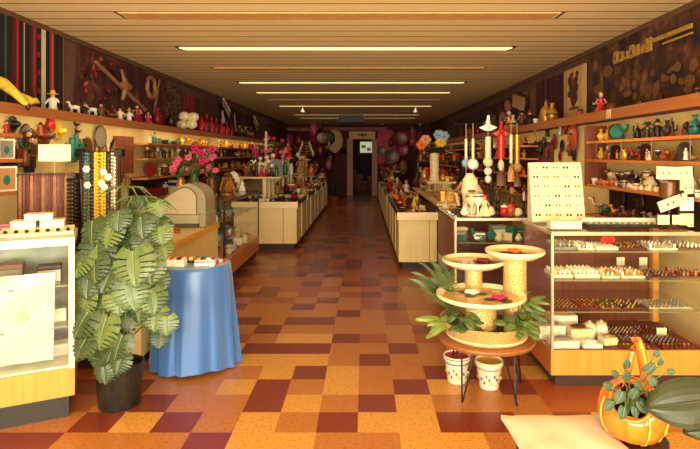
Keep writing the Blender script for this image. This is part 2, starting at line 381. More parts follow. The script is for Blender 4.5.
for r in range(-20, 76):
    y0 = 2.892+S9*r; y1 = min(y0+S9, YB)
    if y0 >= YB: break
    for c in range(-13, 12):
        x0 = max(-.035+S9*c, XL); x1 = min(-.035+S9*(c+1), XR)
        if x1 <= x0: continue
        k = T.get(r, {}).get(c)
        if k is None: k = rr.choices((0, 1, 2, 3), (2, 5, 3, 2.6) if r < 6 else ((0, 4, 6, 2.4) if r < 16 else (0, 0, 7, 3)))[0]  # farther rows get redder, darker tiles, so dimmer light is painted in
        fl.cur = k; fl.add([(x0, y0, 0), (x1, y0, 0), (x1, y1, 0), (x0, y1, 0)], [(0, 1, 2, 3)])
struct('floor', fl, [m_tY, m_tO, m_tM, m_tD])
m_slat = wood('ceiling_slat', (246, 224, 164), (248, 230, 174), 'X', .5, .35)
m_gap = mat('ceiling_gap', (60, 36, 20), .9)
P6 = 1.366/6
ce = MB().box(XL, XR, YF, YB, H+.0051, H+.1)
struct('ceiling', ce, m_gap)
sl = MB(); gj = MB(); y = 4.42-P6*.5-P6*30
lampY = [4.42+1.366*k for k in range(11)]
while y < YB:
    yc = y+P6/2; lamp = any(abs(yc-l) < .02 for l in lampY)
    if yc > YF:
        if lamp: sl.box(XL, -2.06, y, y+P6, H, H+.005); sl.box(1.66, XR, y, y+P6, H, H+.005)
        else: sl.box(XL, XR, y, y+P6, H, H+.005)
        gj.box(XL, XR, y-.009, y+.009, H-.0008, H+.001)
    y += P6
struct('trim_1', sl, m_slat); struct('trim_4', gj, mat('joint_shadow_gap', (120, 80, 44), .8))  # dark strips on the closed slats stand in for shaded gaps
m_wallU = mat('upper_wall_paint', (104, 74, 62), .8); m_wallL = mat('pegboard_wall', (228, 205, 140), .8, var=.08, scale=4)
m_wallD = mat('back_wall_paint', (92, 40, 44), .8)
for nm, x0, x1 in (('left', XL-.1, XL), ('right', XR, XR+.1)):
    w = MB(); w.box(x0, x1, YF, YB, 0, 1.86); w.cur = 1; w.box(x0, x1, YF, YB, 1.86, H+.1)
    struct('wall_'+nm, w, [m_wallL, m_wallU])
    s = -1 if nm == 'left' else 1
    xx = XL if s < 0 else XR
    struct('trim_2' if s < 0 else 'trim_3', MB().box(min(xx, xx-s*.03), max(xx, xx-s*.03), YF, YB, H-.05, H-.001), mat('cornice_brown', (104, 72, 50), .6))
# back wall with a doorway
dx0, dx1, dz = -.42, .30, 2.1
bw = MB().box(XL, dx0, YB, YB+.12, 0, H+.1).box(dx1, XR, YB, YB+.12, 0, H+.1).box(dx0, dx1, YB, YB+.12, dz, H+.1)
struct('wall_back', bw, m_wallD)
m_frame = mat('door_frame_mauve', (204, 140, 120), .5)
d = thing('door_1', (0, YB, 0)); d['kind'] = 'structure'
MB().box(dx0-.22, dx0, -.06, 0, 0, dz+.02).build('door_post', m_frame, d); MB().box(dx1, dx1+.2, -.06, 0, 0, dz+.02).build('door_post', m_frame, d)
# dark room behind the door
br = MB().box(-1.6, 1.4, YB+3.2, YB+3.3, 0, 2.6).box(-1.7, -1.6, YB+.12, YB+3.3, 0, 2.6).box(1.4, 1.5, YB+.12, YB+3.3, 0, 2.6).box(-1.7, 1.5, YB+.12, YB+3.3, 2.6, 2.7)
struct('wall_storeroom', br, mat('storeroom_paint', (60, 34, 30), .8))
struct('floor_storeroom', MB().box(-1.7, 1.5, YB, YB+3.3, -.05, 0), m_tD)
# shop front behind the camera: low sill and big open window frames to the street
m_front = mat('shopfront_paint', (190, 170, 140), .6)
sf = MB().box(XL-.1, XR+.1, YF-.1, YF, 0, .35).box(XL-.1, XL+.1, YF-.1, YF, .35, H+.1).box(XR-.1, XR+.1, YF-.1, YF, .35, H+.1).box(XL-.1, XR+.1, YF-.1, YF, H-.12, H+.1).box(-.24, -.14, YF-.1, YF, .35, H)
struct('wall_front', sf, m_front)

# ------------------------------------------------------------------ ceiling lamps
lit = {1: 1.6, 3: 1.3, 4: 1.1, 6: .9, 8: .25, 9: .2}
m_dead = mat('lamp_cover_unlit', (216, 172, 104), .5)
pos = ['nearest the shop window', 'nearest lit one', 'second unlit one from the shop window', 'second lit one', 'third lit one', 'third unlit one', 'fourth lit one from the shop window',
       'just before the dim rear ones', 'first dim one at the rear', 'second dim one at the rear', 'closest to the back wall']
m_house = mat('lamp_housing', (120, 84, 46), .6)
for k in range(11):
    on = k in lit; yk = lampY[k]
    if not on and k > 6: continue
    t = thing('ceiling_lamp', (-.2, yk, H), 0, f'{"glowing" if on else "unlit"} long strip lamp between ceiling slats, {pos[k]}', 'ceiling light', 'recessed ceiling strips')
    w_ = .102 if not on else (.055 if k == 1 else .03)
    L = 1.83
    MB().box(-L, L, -.107, .107, .0, .0049).build('housing', m_slat if not on else m_house, t)
    df = MB().prism([(-L+.02, -w_), (L-.02, -w_), (L-.02-.04, w_), (-L+.06, w_)], -.012, 0, 'z')
    df.build('diffuser', emit('lamp_glow_%d' % k, (255, 226, 150), lit[k]) if on else m_dead, t)
    if on and k < 9:
        ld = bpy.data.lights.new('strip_light', 'AREA'); ld.shape = 'RECTANGLE'; ld.size = 3.5; ld.size_y = .1; ld.energy = {1: 14, 3: 5, 4: 4, 6: 6, 8: 26}[k]; ld.color = (1, .82, .56)
        lo = bpy.data.objects.new('strip_light', ld); COL.objects.link(lo); lo.location = (-.2, yk, H-.02)
for i, (x, y_) in enumerate(((-1.48, 12.75), (1.24, 12.75))):
    t = thing('ceiling_spotlight', (x, y_, H), 0, 'small silver spotlight on the ceiling at the %s end of the fourth lit strip' % ('left' if i == 0 else 'right'), 'spotlight', 'small ceiling spotlights')
    MB().lathe([(.02, 0), (.02, -.05)], 8).build('stem', pc('silver'), t)
    MB().lathe([(.03, -.05), (.055, -.14), (.05, -.14)], 10).build('lamp_head', pc('silver'), t)
t = thing('ceiling_heater', (-.38, 15.3, 2.46), 0, 'dark grille heater box hung from the ceiling before the back doorway', 'heater')
MB().bbox(-.38, .38, 0, .35, 0, .225, .01).build('casing', mat('heater_black', (26, 20, 18), .5), t)
g = MB()
for k in range(6): g.box(-.34, .34, -.015, 0, .02+.034*k, .034+.034*k)
g.build('grille', mat('heater_slats', (58, 44, 38), .4), t)

# ------------------------------------------------------------------ ledges along both walls
m_ledge = wood('ledge_wood', (164, 98, 50), (180, 112, 58), 'Y', .45)
def ledge(side):
    s = -1 if side == 'left' else 1
    xf = -2.64 if s < 0 else 2.09; xw = XL if s < 0 else XR
    t = thing('display_ledge', (xf, 0, 1.824), 0, f'long orange-brown wooden display ledge running along the {side} wall', 'ledge')
    MB().box(min(0, xw-xf), max(0, xw-xf), YF+.3, 18.5, .06, .081).build('shelf_board', m_ledge, t)
    MB().box(min(0, -s*.025), max(0, -s*.025), YF+.3, 18.5, 0, .082).build('fascia', m_ledge, t)
    n = 0
    y = .8
    while y < 17:
        lx = xf+s*.07
        ld = bpy.data.lights.new('ledge_tube_light', 'AREA'); ld.shape = 'RECTANGLE'; ld.size = .05; ld.size_y = 1.3; ld.energy = (8 if y < 8 else 3.5); ld.color = (1, .84, .5)
        lo = bpy.data.objects.new('ledge_tube_light', ld); COL.objects.link(lo); lo.location = (lx, y+.7, 1.86)
        tt = thing('fluorescent_tube', (lx, y, 1.862), 0, f'fluorescent tube hidden under the {side} ledge, {ordn(n)} from the shop window', 'light tube', f'tubes under the {side} ledge')
        m = MB().tube([(0, .02, 0), (0, 1.36, 0)], .014, 8); m.build('tube', emit('tube_glow', (255, 240, 190), 1.5), tt, True)
        MB().box(-.02, .02, 0, 1.38, .012, .022).build('holder', mat('tube_holder', (230, 225, 210), .5), tt)
        y += 1.5; n += 1
ledge('left'); ledge('right')
tag(MB().box(2.062, 2.066, 4.42, 4.5, 1.83, 1.905).build('price_tab', mat('tab_paper', (225, 190, 140), .7)), 'small pale tab stuck on the front of the right ledge', 'tab')

#@@CASES
# ------------------------------------------------------------------ cabinets
m_ywood = wood('yellow_veneer', (200, 138, 56), (212, 154, 72), 'Z', .3)
m_pale = wood('pale_veneer', (226, 200, 134), (236, 212, 150), 'Z', .45)
m_oak = wood('orange_oak', (176, 100, 44), (200, 122, 58), 'X', .35)
m_oakY = wood('orange_oak_y', (176, 100, 44), (200, 122, 58), 'Y', .35)
m_gold = wood('golden_trim', (214, 158, 62), (228, 174, 78), 'Y', .4)
m_plinth = mat('plinth_dark', (44, 30, 26), .5)
m_plinthR = mat('plinth_brown', (66, 44, 40), .4)
m_rail = mat('dark_rail', (62, 36, 24), .4)
m_white = mat('white_trim', (224, 214, 186), .4, var=.05)
m_mir = wood('back_panel_red', (96, 42, 26), (120, 56, 34), 'Z', .35)
m_glass = glass(); m_edge = mat('glass_edge', (128, 124, 92), .2, var=.03)
def case_parts(t, w, dp, base, plinth, ztop, shelves, mbase, mpl, mside=None, back=None, trim=m_white, inset=.04, dividers=(), posts=(0,)):
    """local box 0..w, 0..dp, glazed above the base"""
    MB().box(inset, w-inset, inset, dp-inset, 0, plinth).build('plinth', mpl, t)
    m = MB().box(0, w, 0, .02, plinth, base); m.cur = 1; m.box(0, .02, .02, dp, plinth, base).box(w-.02, w, .02, dp, plinth, base)
    m.build('base_panel', [mbase, mside or mbase], t)
    MB().box(.02, w-.02, .02, dp, base-.03, base-.012).build('deck', mat('deck_lining', (120, 66, 46), .7), t)
    if back: MB().box(.02, w-.02, dp-.02, dp, base, ztop-.02).build('back_panel', back, t)
    g = MB().box(.004, w-.004, .006, .012, base, ztop-.012); g.build('front_glass', m_glass, t)
    MB().box(.006, .012, .014, dp-.02, base, ztop-.012).build('side_glass', m_glass, t)
    MB().box(.004, w-.004, .006, dp, ztop-.012, ztop-.004).build('top_glass', m_glass, t)
    m = MB().box(0, w, -.006, .012, ztop-.022, ztop).box(0, .012, 0, dp, ztop-.02, ztop-.001).box(0, w, dp-.02, dp, ztop-.02, ztop)
    m.build('top_trim', trim, t)
    for x in posts: MB().box(x, x+.016, -.004, .014, base, ztop-.02).build('corner_post', trim, t)
    for x in dividers: MB().box(x, x+.045, dp-.07, dp-.02, base, ztop-.02).build('divider_post', m_ywood, t)
    for z in shelves:
        s = MB().box(.02, w-.02, .05, dp-.04, z-.008, z).build('glass_shelf', m_glass, t)
        MB().box(.02, w-.02, .044, .05, z-.008, z-.001).build('shelf_edge', m_edge, s)
AX, AY, AW, AD, AT = 1.22, 3.44, 1.05, .66, 1.018
t = thing('display_case', (AX, AY, 0), 0, 'large glass showcase on yellow wood base filled with jewelry, right foreground', 'display case')
AS = (.884, .694, .487)
case_parts(t, AW, AD, .245, .085, AT, AS, m_ywood, m_plinthR, m_oakY, m_mir, dividers=(.985,), trim=mat('metal_trim_dull', (186, 176, 142), .35, .3))
# side kick and corner case on the left, set at an angle
LA = R(26.5)
L1 = thing('display_case', (-1.677, 3.06, 0), LA+pi, 'white-trimmed glass showcase on yellow wood base at the left edge', 'display case')
L1.rotation_euler = (0, 0, LA)
def l1(u, v, z=0):
    """u: metres left of the corner along the front; v: metres behind the front"""
    return (-1.677-u*cos(LA)-v*sin(LA), 3.06-u*sin(LA)+v*cos(LA), z)
m = MB().box(-1.3, -.03, .03, .42, 0, .13).build('plinth', mat('plinth_green_black', (48, 46, 42), .35), L1)
MB().box(-1.3, 0, 0, .44, .13, .29).build('base_panel', m_ywood, L1)
MB().box(-1.28, -.02, .02, .43, .29, .3).build('deck', mat('deck_white', (225, 225, 205), .5), L1)
MB().box(-1.28, -.02, .006, .012, .29, 1.0).build('front_glass', m_glass, L1)
MB().box(-.012, -.006, .012, .42, .29, 1.0).build('side_glass', m_glass, L1)
MB().box(-1.28, -.02, .42, .44, .29, 1.0).build('back_panel', mat('case_back_teal', (150, 155, 140), .5, var=.3, scale=5), L1)
MB().box(-1.3, 0, -.006, .44, 1.0, 1.045).build('top_frame', m_white, L1)
for x in (-.03, -.62): MB().box(x, x+.03, -.004, .02, .29, 1.0).build('corner_post', m_white, L1)
for z in (.52, .76):
    s = MB().box(-1.27, -.03, .06, .4, z-.008, z).build('glass_shelf', m_glass, L1)
    MB().box(-1.27, -.03, .054, .06, z-.009, z+.001).build('shelf_edge', m_edge, s)

# low counter with the cash register
L2 = thing('shop_counter', (-2.16, 3.72, 0), 0, 'pale wood counter with golden edge carrying the cash register', 'counter')
MB().box(.05, .55, .05, 1.93, 0, .09).build('plinth', m_plinth, L2)
MB().box(0, .59, 0, 1.95, .09, .74).build('body', m_pale, L2)
MB().box(-.01, .605, -.01, 1.96, .74, .80).build('edge_trim', m_gold, L2)
MB().box(.0, .59, .0, 1.95, .80, .806).build('counter_top', mat('counter_laminate', (206, 180, 120), .4), L2)
# long low glass case beyond it
L3 = thing('display_case', (-2.2, 6.0, 0), 0, 'glass case on orange wood base behind the cash register counter', 'display case')
MB().box(.04, .58, .04, 1.9, 0, .1).build('plinth', m_plinth, L3)
MB().box(0, .62, 0, 1.95, .1, .3).build('base_panel', m_oakY, L3)
MB().box(.612, .616, .02, 1.93, .3, .99).build('side_glass', m_glass, L3); MB().box(.02, .6, .01, .016, .3, .99).build('front_glass', m_glass, L3)
MB().box(0, .62, 0, 1.95, .99, .998).build('top_glass', m_glass, L3)
m = MB()
for x, y in ((.6, 0), (.6, 1.93), (0, 0), (0, 1.93)): m.box(x, x+.02, y, y+.02, .3, .985)
m.box(.6, .62, 0, 1.95, .98, .99).build('frame', m_rail, L3)
for z in (.52, .74): MB().box(.02, .6, .03, 1.92, z-.008, z).build('glass_shelf', m_glass, L3)
# islands of low counters down both sides of the aisle
def island(x0, x1, ys, zt, side, first):
    for i, (y0, y1) in enumerate(ys):
        t = thing('low_counter', (x0, y0, 0), 0, f'pale wood low counter in the {side} aisle row, {first if i == 0 else ordn(i)+" behind the front one"}', 'counter', f'low counters of the {side} aisle row')
        w, dp = x1-x0, y1-y0
        MB().box(.06, w-.06, .05, dp-.02, 0, .1).build('plinth', m_plinth, t)
        MB().box(.03, w-.03, 0, dp-.1, .1, zt-.07).build('body', m_pale, t)
        MB().box(-.012, w+.012, -.04, .03, zt-.10, zt).build('front_rail', wood('pale_rail', (238, 214, 156), (244, 222, 170), 'X', .4), t)
        for k, xx in enumerate((0, w-.03)): MB().box(xx, xx+.03, .03, dp, zt-.07, zt).build('side_rail', m_rail, t)
        MB().box(.03, w-.03, .03, dp-.02, zt-.07, zt-.055).build('tray_floor', mat('tray_felt', (70, 34, 26), .8), t)
        n = max(1, round(dp/.75))
        for k in range(n):
            a = k*dp/n
            for xx in (.012, w-.03): MB().box(xx, xx+.018, a+.02, a+dp/n-.16, .1, zt-.075).build('side_panel', m_pale, t)
        MB().box(.012, w-.012, dp-.1, dp-.03, .1, zt-.075).build('rear_panel', m_rail, t)
        MB().box(w*.78, w*.78+.008, -.004, 0, .1, zt-.085).build('panel_seam', mat('seam_brown', (140, 110, 70), .6), t)
island(-2.1, -1.07, [(8.45, 9.95), (10.0, 11.6), (11.7, 13.2), (13.3, 14.5), (14.6, 15.7)], .77, 'left', 'frontmost')
island(.45, .98, [(7.0, 10.1), (10.2, 12.4), (12.5, 14.8), (14.9, 17.5)], .76, 'right', 'frontmost')
# raised T shelves
def tshelf(x0, x1, y0, y1, z, zb, label):
    t = thing('raised_shelf', (x0, y0, zb), 0, label, 'raised shelf')
    MB().bbox(0, x1-x0, 0, y1-y0, z-zb-.03, z-zb, .005).build('shelf_board', m_white if 0 else m_pale, t)
    for k in range(3): yy = .1+(y1-y0-.2)*k/2; MB().box((x1-x0)*.54, (x1-x0)*.54+.06, yy-.03, yy+.03, 0, z-zb-.03).build('leg', m_pale, t)
tshelf(-2.1, -1.4, 8.9, 10.5-.6, 1.15, .71, 'cream raised shelf on three legs above the left aisle counter')
tshelf(1.0, 1.45, 8.3, 9.5, 1.10, .86, 'cream raised shelf beside the right aisle counter holding a tall white vase')
# right-hand side case (behind fountain)
RB = thing('display_case', (.79, 4.6, 0), 0, 'glass showcase behind the fountain bowls with reddish side panel', 'display case')
case_parts(RB, .8, 1.0, .3, .08, .97, (.52, .75), m_oakY, m_plinthR, m_mir, m_mir)
MB().box(-.008, 0, .02, .98, .3, .94).build('side_panel', m_mir, RB)

# ------------------------------------------------------------------ wall shelves
m_shelf = wood('shelf_orange', (190, 112, 52), (206, 130, 66), 'Y', .45)
def wshelf(side, y0, y1, z, dep, label):
    xw = XL if side == 'left' else XR
    xf = xw+dep if side == 'left' else xw-dep
    o = MB().box(min(xw, xf), max(xw, xf), y0, y1, z-.025, z)
    ob = o.build('display_shelf', m_shelf); tag(ob, label, 'shelf', f'wall shelves on the {side}')
    ob.location = (0, 0, 0); return xf
LV = ['top', 'second', 'third', 'lowest']
RZ = (1.66, 1.475, 1.225, .93); LZ = (1.67, 1.48, 1.235, .98)
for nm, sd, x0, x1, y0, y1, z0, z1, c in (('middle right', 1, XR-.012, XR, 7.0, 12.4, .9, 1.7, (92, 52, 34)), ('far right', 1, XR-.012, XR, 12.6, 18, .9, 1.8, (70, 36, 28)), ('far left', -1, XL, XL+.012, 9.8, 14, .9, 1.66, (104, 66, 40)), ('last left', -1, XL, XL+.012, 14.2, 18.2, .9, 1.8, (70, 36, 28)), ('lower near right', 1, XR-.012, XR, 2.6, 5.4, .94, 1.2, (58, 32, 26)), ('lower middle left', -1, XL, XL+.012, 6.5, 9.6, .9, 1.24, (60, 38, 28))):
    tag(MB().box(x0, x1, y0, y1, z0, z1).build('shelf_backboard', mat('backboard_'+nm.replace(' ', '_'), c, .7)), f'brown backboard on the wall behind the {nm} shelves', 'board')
m_end = wood('end_panel_red', (120, 56, 30), (140, 70, 40), 'Z', .5)
for k, z in enumerate(RZ): wshelf('right', 2.6 if k < 3 else 4.2, 5.42, z, .24, f'{LV[k]} orange wooden shelf of the near right wall unit')
tag(MB().box(2.28, 2.5, 5.43, 5.46, 1.2, 1.82).build('shelf_end_board', m_end), 'reddish brown upright board ending the near right wall shelves', 'board')
for k, z in enumerate(RZ):
    wshelf('right', 7.6, 12.4, z, .22, f'{LV[k]} shelf of the middle right wall unit')
    wshelf('right', 12.6, 18, z, .22, f'{LV[k]} shelf of the far right wall unit')
for k, z in enumerate(LZ):
    if k < 3: wshelf('left', 2.7, 4.1, z+.01, .25, f'{LV[k]} shelf of the near left wall unit with framed pictures')
    wshelf('left', 6.55, 9.6, z, .22, f'{LV[k]} shelf of the middle left wall unit')
    wshelf('left', 9.8, 14, z, .22, f'{LV[k]} shelf of the far left wall unit')
    wshelf('left', 14.2, 18.2, z, .22, f'{LV[k]} shelf of the last left wall unit')
tag(MB().box(-2.9, -2.8, 6.1, 6.42, 1.3, 1.74).build('hanging_cabinet', m_end), 'narrow red-brown wall cabinet before the middle left shelves', 'cabinet')

#@@GOODS1
# ------------------------------------------------------------------ goods on the wall shelves
q = random.Random(11)
def pick(n, kinds, cols, h0, h1, r=q):
    return [(r.choice(kinds), r.choice(cols), r.choice(cols), r.uniform(h0, h1)) for _ in range(n)]
# near right unit, from its far end towards the shop window
DK_ = ['dark brown', 'black', 'teal', 'green', 'crimson', 'brown', 'teal', 'dark brown']
sp = [('vase', 'yellow', 'cream', .12), ('vase', 'yellow', 'orange', .11), ('candlestick', 'red', 'red', .15), ('candlestick', 'red', 'crimson', .14), ('hat_figurine', 'green', 'dark brown', .15), ('plate', 'dark brown', 'teal', .15)]
sp += [(q.choice(['hat_figurine', 'bottle', 'vase', 'candlestick', 'goblet', 'hat_figurine', 'cactus_figurine']), q.choice(DK_), q.choice(DK_+['gold']), q.uniform(.1, .15)) for _ in range(26)]
sp[24] = ('shrine', 'teal', 'gold', .15); sp[14] = ('hat_figurine', 'black', 'black', .15)
row(sp, (2.4, 5.35, 1.66), (2.36, 2.9, 1.66), 'on top near-right shelf', 'from far end', 'goods on the top near right shelf', 0, .04)
MU = ['cream', 'brown', 'gold', 'crimson', 'white', 'tan', 'dark brown', 'terracotta']
sp = [('vase', 'yellow', 'orange', .12)]+[(q.choice(['doll', 'hat_figurine', 'bird_figurine', 'jar', 'seashell', 'goblet', 'doll']), q.choice(MU), q.choice(MU), q.uniform(.06, .13)) for _ in range(29)]
for k_ in (4, 11, 18): sp[k_] = ('shrine', 'dark brown', ['white', 'gold', 'skin'][k_ % 3], .14)
row(sp, (2.38, 5.35, 1.475), (2.34, 2.9, 1.475), 'on second near-right shelf', 'from far end', 'goods on the second near right shelf', 0, .03)
sp = pick(34, ['cup', 'cup', 'teapot', 'jar'], ['white', 'cream', 'silver', 'terracotta', 'tan', 'brown'], .05, .07)
row(sp, (2.33, 5.35, 1.225), (2.31, 2.8, 1.225), 'front row of third near-right shelf', 'from far end', 'cups on the third near right shelf', 0, .01)
sp = pick(30, ['goblet', 'teapot', 'goblet', 'candlestick'], ['silver', 'brown', 'cream', 'dark brown'], .11, .16)
row(sp, (2.44, 5.35, 1.225), (2.42, 2.8, 1.225), 'back row of third near-right shelf', 'from far end', 'goblets on the third near right shelf', 0, .01)
sp = [('horse_figurine', 'cream', 'brown', .18)]+[('bird_figurine', q.choice(['gold', 'tan', 'brown', 'crimson', 'white', 'grey', 'orange', 'dark brown', 'green']), q.choice(['red', 'yellow', 'black', 'orange']), q.uniform(.11, .17)) for _ in range(13)]
row(sp, (2.36, 5.35, .93), (2.36, 4.25, .93), 'on lowest near-right shelf', 'from far end', 'bird figurines on the lowest near right shelf', 0, .04)
for i in range(5): tag(MB().box(2.285, 2.291, 5.2-.5*i, 5.206-.5*i, 1.48, 1.635).build('shelf_post', m_edge), f'thin upright between top and second near-right shelves, {ordn(i)} from far end', 'post', 'thin uprights of the near right unit')
for i in range(5):
    put('carved_mask', 'dark brown', ['black', 'brown', 'gold', 'red', 'tan'][i], (2.49, 5.1-.34*i, .97), .24, -pi/2, f'below third right shelf, {ordn(i)} from far end', 'masks under the third right shelf', hung=1)
# masks and plates on the right pegboard between units
for i, (x, y, k, a, b, h) in enumerate([(572, 137, 'carved_mask', 'terracotta', 'black', .34), (563, 127, 'carved_mask', 'crimson', 'gold', .2), (557, 131, 'plate', 'dark brown', 'silver', .14), (566, 150, 'carved_mask', 'brown', 'cream', .16),
        (571, 154, 'carved_mask', 'dark brown', 'tan', .17), (559, 146, 'plate', 'brown', 'black', .16), (557, 156, 'carved_mask', 'crimson', 'black', .14), (546, 131, 'hat_figurine', 'black', 'orange', .16), (535, 133, 'flower_vase', 'yellow', 'gold', .22),
        (552, 142, 'carved_mask', 'crimson', 'tan', .22), (538, 150, 'sun_hat', 'black', 'brown', .09), (541, 142, 'sun_hat', 'black', 'gold', .08), (533, 146, 'sun_hat', 'dark brown', 'black', .08), (545, 152, 'carved_mask', 'crimson', 'cream', .15)]):
    d = F*2.46/(x-CX); z = CH-(y-CY)*d/F
    put(k, a, b, (2.455, d, z-h/2), h, -pi/2, f'on right pegboard, {ordn(i)} of the cluster', 'masks and hats on the right pegboard', hung=1)
# middle and far right units
def far_rows(side, y0, y1, nn, cols, kinds, unit, zs, dep, hmax=.17):
    for k, z in enumerate(zs):
        x = (XL+dep*.55) if side == 'left' else (XR-dep*.55)
        row(pick(nn, kinds, cols, .09, hmax), (x, y0, z), (x, y1, z), f'on {LV[k]} {unit.replace(" unit","").replace(" ","-")} shelf', 'from front', f'goods on the {LV[k]} shelf of the {unit}', 0, .03)
KA = ['vase', 'bottle', 'candlestick', 'goblet', 'hat_figurine', 'doll', 'jar', 'bird_figurine']
far_rows('right', 7.7, 12.3, 16, ['brown', 'crimson', 'gold', 'dark brown', 'tan', 'orange', 'cream', 'red'], KA, 'middle right unit', RZ, .22)
far_rows('right', 12.7, 17.8, 11, ['brown', 'crimson', 'dark brown', 'tan', 'orange'], KA, 'far right unit', RZ, .22)
far_rows('left', 9.9, 13.9, 14, ['brown', 'crimson', 'gold', 'dark brown', 'tan', 'yellow', 'cream', 'red'], KA, 'far left unit', LZ, .22)
far_rows('left', 14.3, 18, 8, ['brown', 'crimson', 'dark brown', 'tan', 'magenta'], KA, 'last left unit', LZ, .22)
# middle left unit
sp = [('bottle', 'cream', 'gold', .11), ('bottle', 'teal', 'black', .15), ('jar', 'teal', 'black', .08), ('gift_box', 'black', 'dark brown', .06), ('teapot', 'teal', 'black', .08), ('gift_box', 'black', 'teal', .06), ('jar', 'green', 'black', .09), ('vase', 'yellow', 'gold', .12),
      ('flower_vase', 'yellow', 'gold', .14), ('bird_figurine', 'yellow', 'orange', .12), ('vase', 'gold', 'brown', .12), ('flower_vase', 'yellow', 'brown', .14), ('vase', 'orange', 'yellow', .12), ('vase', 'yellow', 'brown', .12), ('jar', 'gold', 'yellow', .1), ('flower_vase', 'orange', 'gold', .14)]
row(sp, (-2.76, 6.7, 1.67), (-2.76, 9.5, 1.67), 'on top middle-left shelf', 'from front', 'goods on the top middle left shelf')
row(pick(26, ['goblet', 'candlestick', 'bottle', 'hat_figurine'], ['silver', 'brown', 'cream', 'dark brown', 'black'], .12, .16), (-2.75, 6.65, 1.48), (-2.75, 9.5, 1.48), 'on second middle-left shelf', 'from front', 'goods on the second middle left shelf')
sp = [('plate', 'brown', 'crimson', .19)]+pick(17, ['goblet', 'hat_figurine', 'jar', 'candlestick'], ['silver', 'black', 'brown', 'cream', 'tan'], .12, .19)
row(sp, (-2.76, 6.75, 1.235), (-2.76, 9.5, 1.235), 'on third middle-left shelf', 'from front', 'goods on the third middle left shelf')
row(pick(12, ['gift_box', 'jar', 'gift_box', 'bottle'], ['black', 'dark brown', 'white', 'crimson', 'brown'], .14, .2), (-2.76, 6.8, .98), (-2.76, 9.4, .98), 'on lowest middle-left shelf', 'from front', 'boxes on the lowest middle left shelf')
# near left unit: framed pictures and pots
for z, lv, sp in ((1.49, 'second', [('vase', 'yellow', 'orange', .09), ('framed_picture', 'cream', 'grey', .13), ('framed_picture', 'white', 'grey', .15)]), (1.245, 'third', [('framed_picture', 'gold', 'grey', .15), ('jar', 'tan', 'brown', .1), ('framed_picture', 'white', 'tan', .19)]),
                  (1.68, 'top', [('hat_figurine', 'red', 'dark brown', .1), ('hat_figurine', 'black', 'crimson', .1), ('hat_figurine', 'crimson', 'dark brown', .11)])):
    for i, (k, a, b, h) in enumerate(sp):
        put(k, a, b, (-2.7, 3.55+.22*i, z), h, R(62) if k == 'framed_picture' else 0, f'on {lv} near-left shelf, {ordn(i)} from image edge', f'goods on the {lv} near left shelf')
# pegboard wall on the left: plates, cactus candles, hats
for i, (x, y, k, a, b, h) in enumerate([(107, 137, 'plate', 'brown', 'grey', .26), (94, 148, 'plate', 'grey', 'brown', .24), (121, 144, 'plate', 'black', 'dark brown', .12), (76, 150, 'cactus_figurine', 'teal', 'green', .24), (80, 145, 'cactus_figurine', 'teal', 'teal', .24),
        (84, 150, 'cactus_figurine', 'green', 'teal', .2), (84, 124, 'bird_figurine', 'black', 'brown', .08), (85, 131, 'bird_figurine', 'black', 'red', .08), (58, 123, 'jar', 'red', 'crimson', .11), (67, 131, 'sun_hat', 'yellow', 'gold', .08), (48, 129, 'hat_figurine', 'terracotta', 'dark brown', .12),
        (53, 135, 'sun_hat', 'brown', 'red', .1), (40, 134, 'seashell', 'brown', 'brown', .1), (128, 176, 'carved_mask', 'brown', 'cream', .16), (134, 182, 'carved_mask', 'tan', 'brown', .16), (33, 140, 'carved_mask', 'dark brown', 'crimson', .28), (28, 148, 'flower_vase', 'tan', 'brown', .3), (22, 124, 'sun_hat', 'black', 'dark brown', .07)]):
    d = F*2.8/(CX-x); z = CH-(y-CY)*d/F
    put(k, a, b, (-2.84 if k in ('plate', 'carved_mask') else -2.78, d, z-h/2), h, pi/2 if k in ('plate', 'carved_mask') else 0, f'on left pegboard, {ordn(i)} of the cluster', 'goods on the left pegboard', hung=-1)

# leather bags and bead strings hung on the left pegboard
for i, (y, z0, w, h, c) in enumerate([(4.12, 1.40, .1, .26, 'dark brown'), (4.26, 1.36, .09, .30, 'black'), (4.40, 1.42, .1, .2, 'brown'), (4.52, 1.30, .08, .28, 'dark brown'), (4.64, 1.52, .12, .12, 'brown'), (4.76, 1.5, .1, .12, 'dark brown')]):
    t = thing('hanging_bag', (XL+.01, y, z0), 0, f'{c} leather bag hung on left pegboard, {ordn(i)} from front', 'bag', 'leather bags on the left pegboard')
    MB().bbox(0, .05, -w/2, w/2, 0, h*.75, .006).build('bag_body', pc(c), t); MB().bbox(.045, .058, -w/2-.002, w/2+.002, h*.38, h*.76, .003).build('flap', pc('crimson' if i == 2 else c), t)
    MB().tube([(.02, -w/2, h*.7), (.015, -w/4, h), (.015, w/4, h), (.02, w/2, h*.7)], .005, 5).build('strap', pc(c), t)
for i in range(16):
    y = 5.35+.05*i; ln = .2+.05*((i*7) % 4); z1 = 1.68-.03*(i % 3); c = ['tan', 'brown', 'cream', 'dark brown', 'grey'][i % 5]; m = MB()
    for k in range(14): m.ell((XL+.02, y+.012*sin(k*.8+i), z1-ln*k/13), (.011, .011, .013), 6, 4)
    tag(m.build('hanging_bead_string', pc(c), smooth=True), f'{c} bead string hung on left pegboard, {ordn(i)} from front', 'necklace', 'bead strings on the left pegboard')

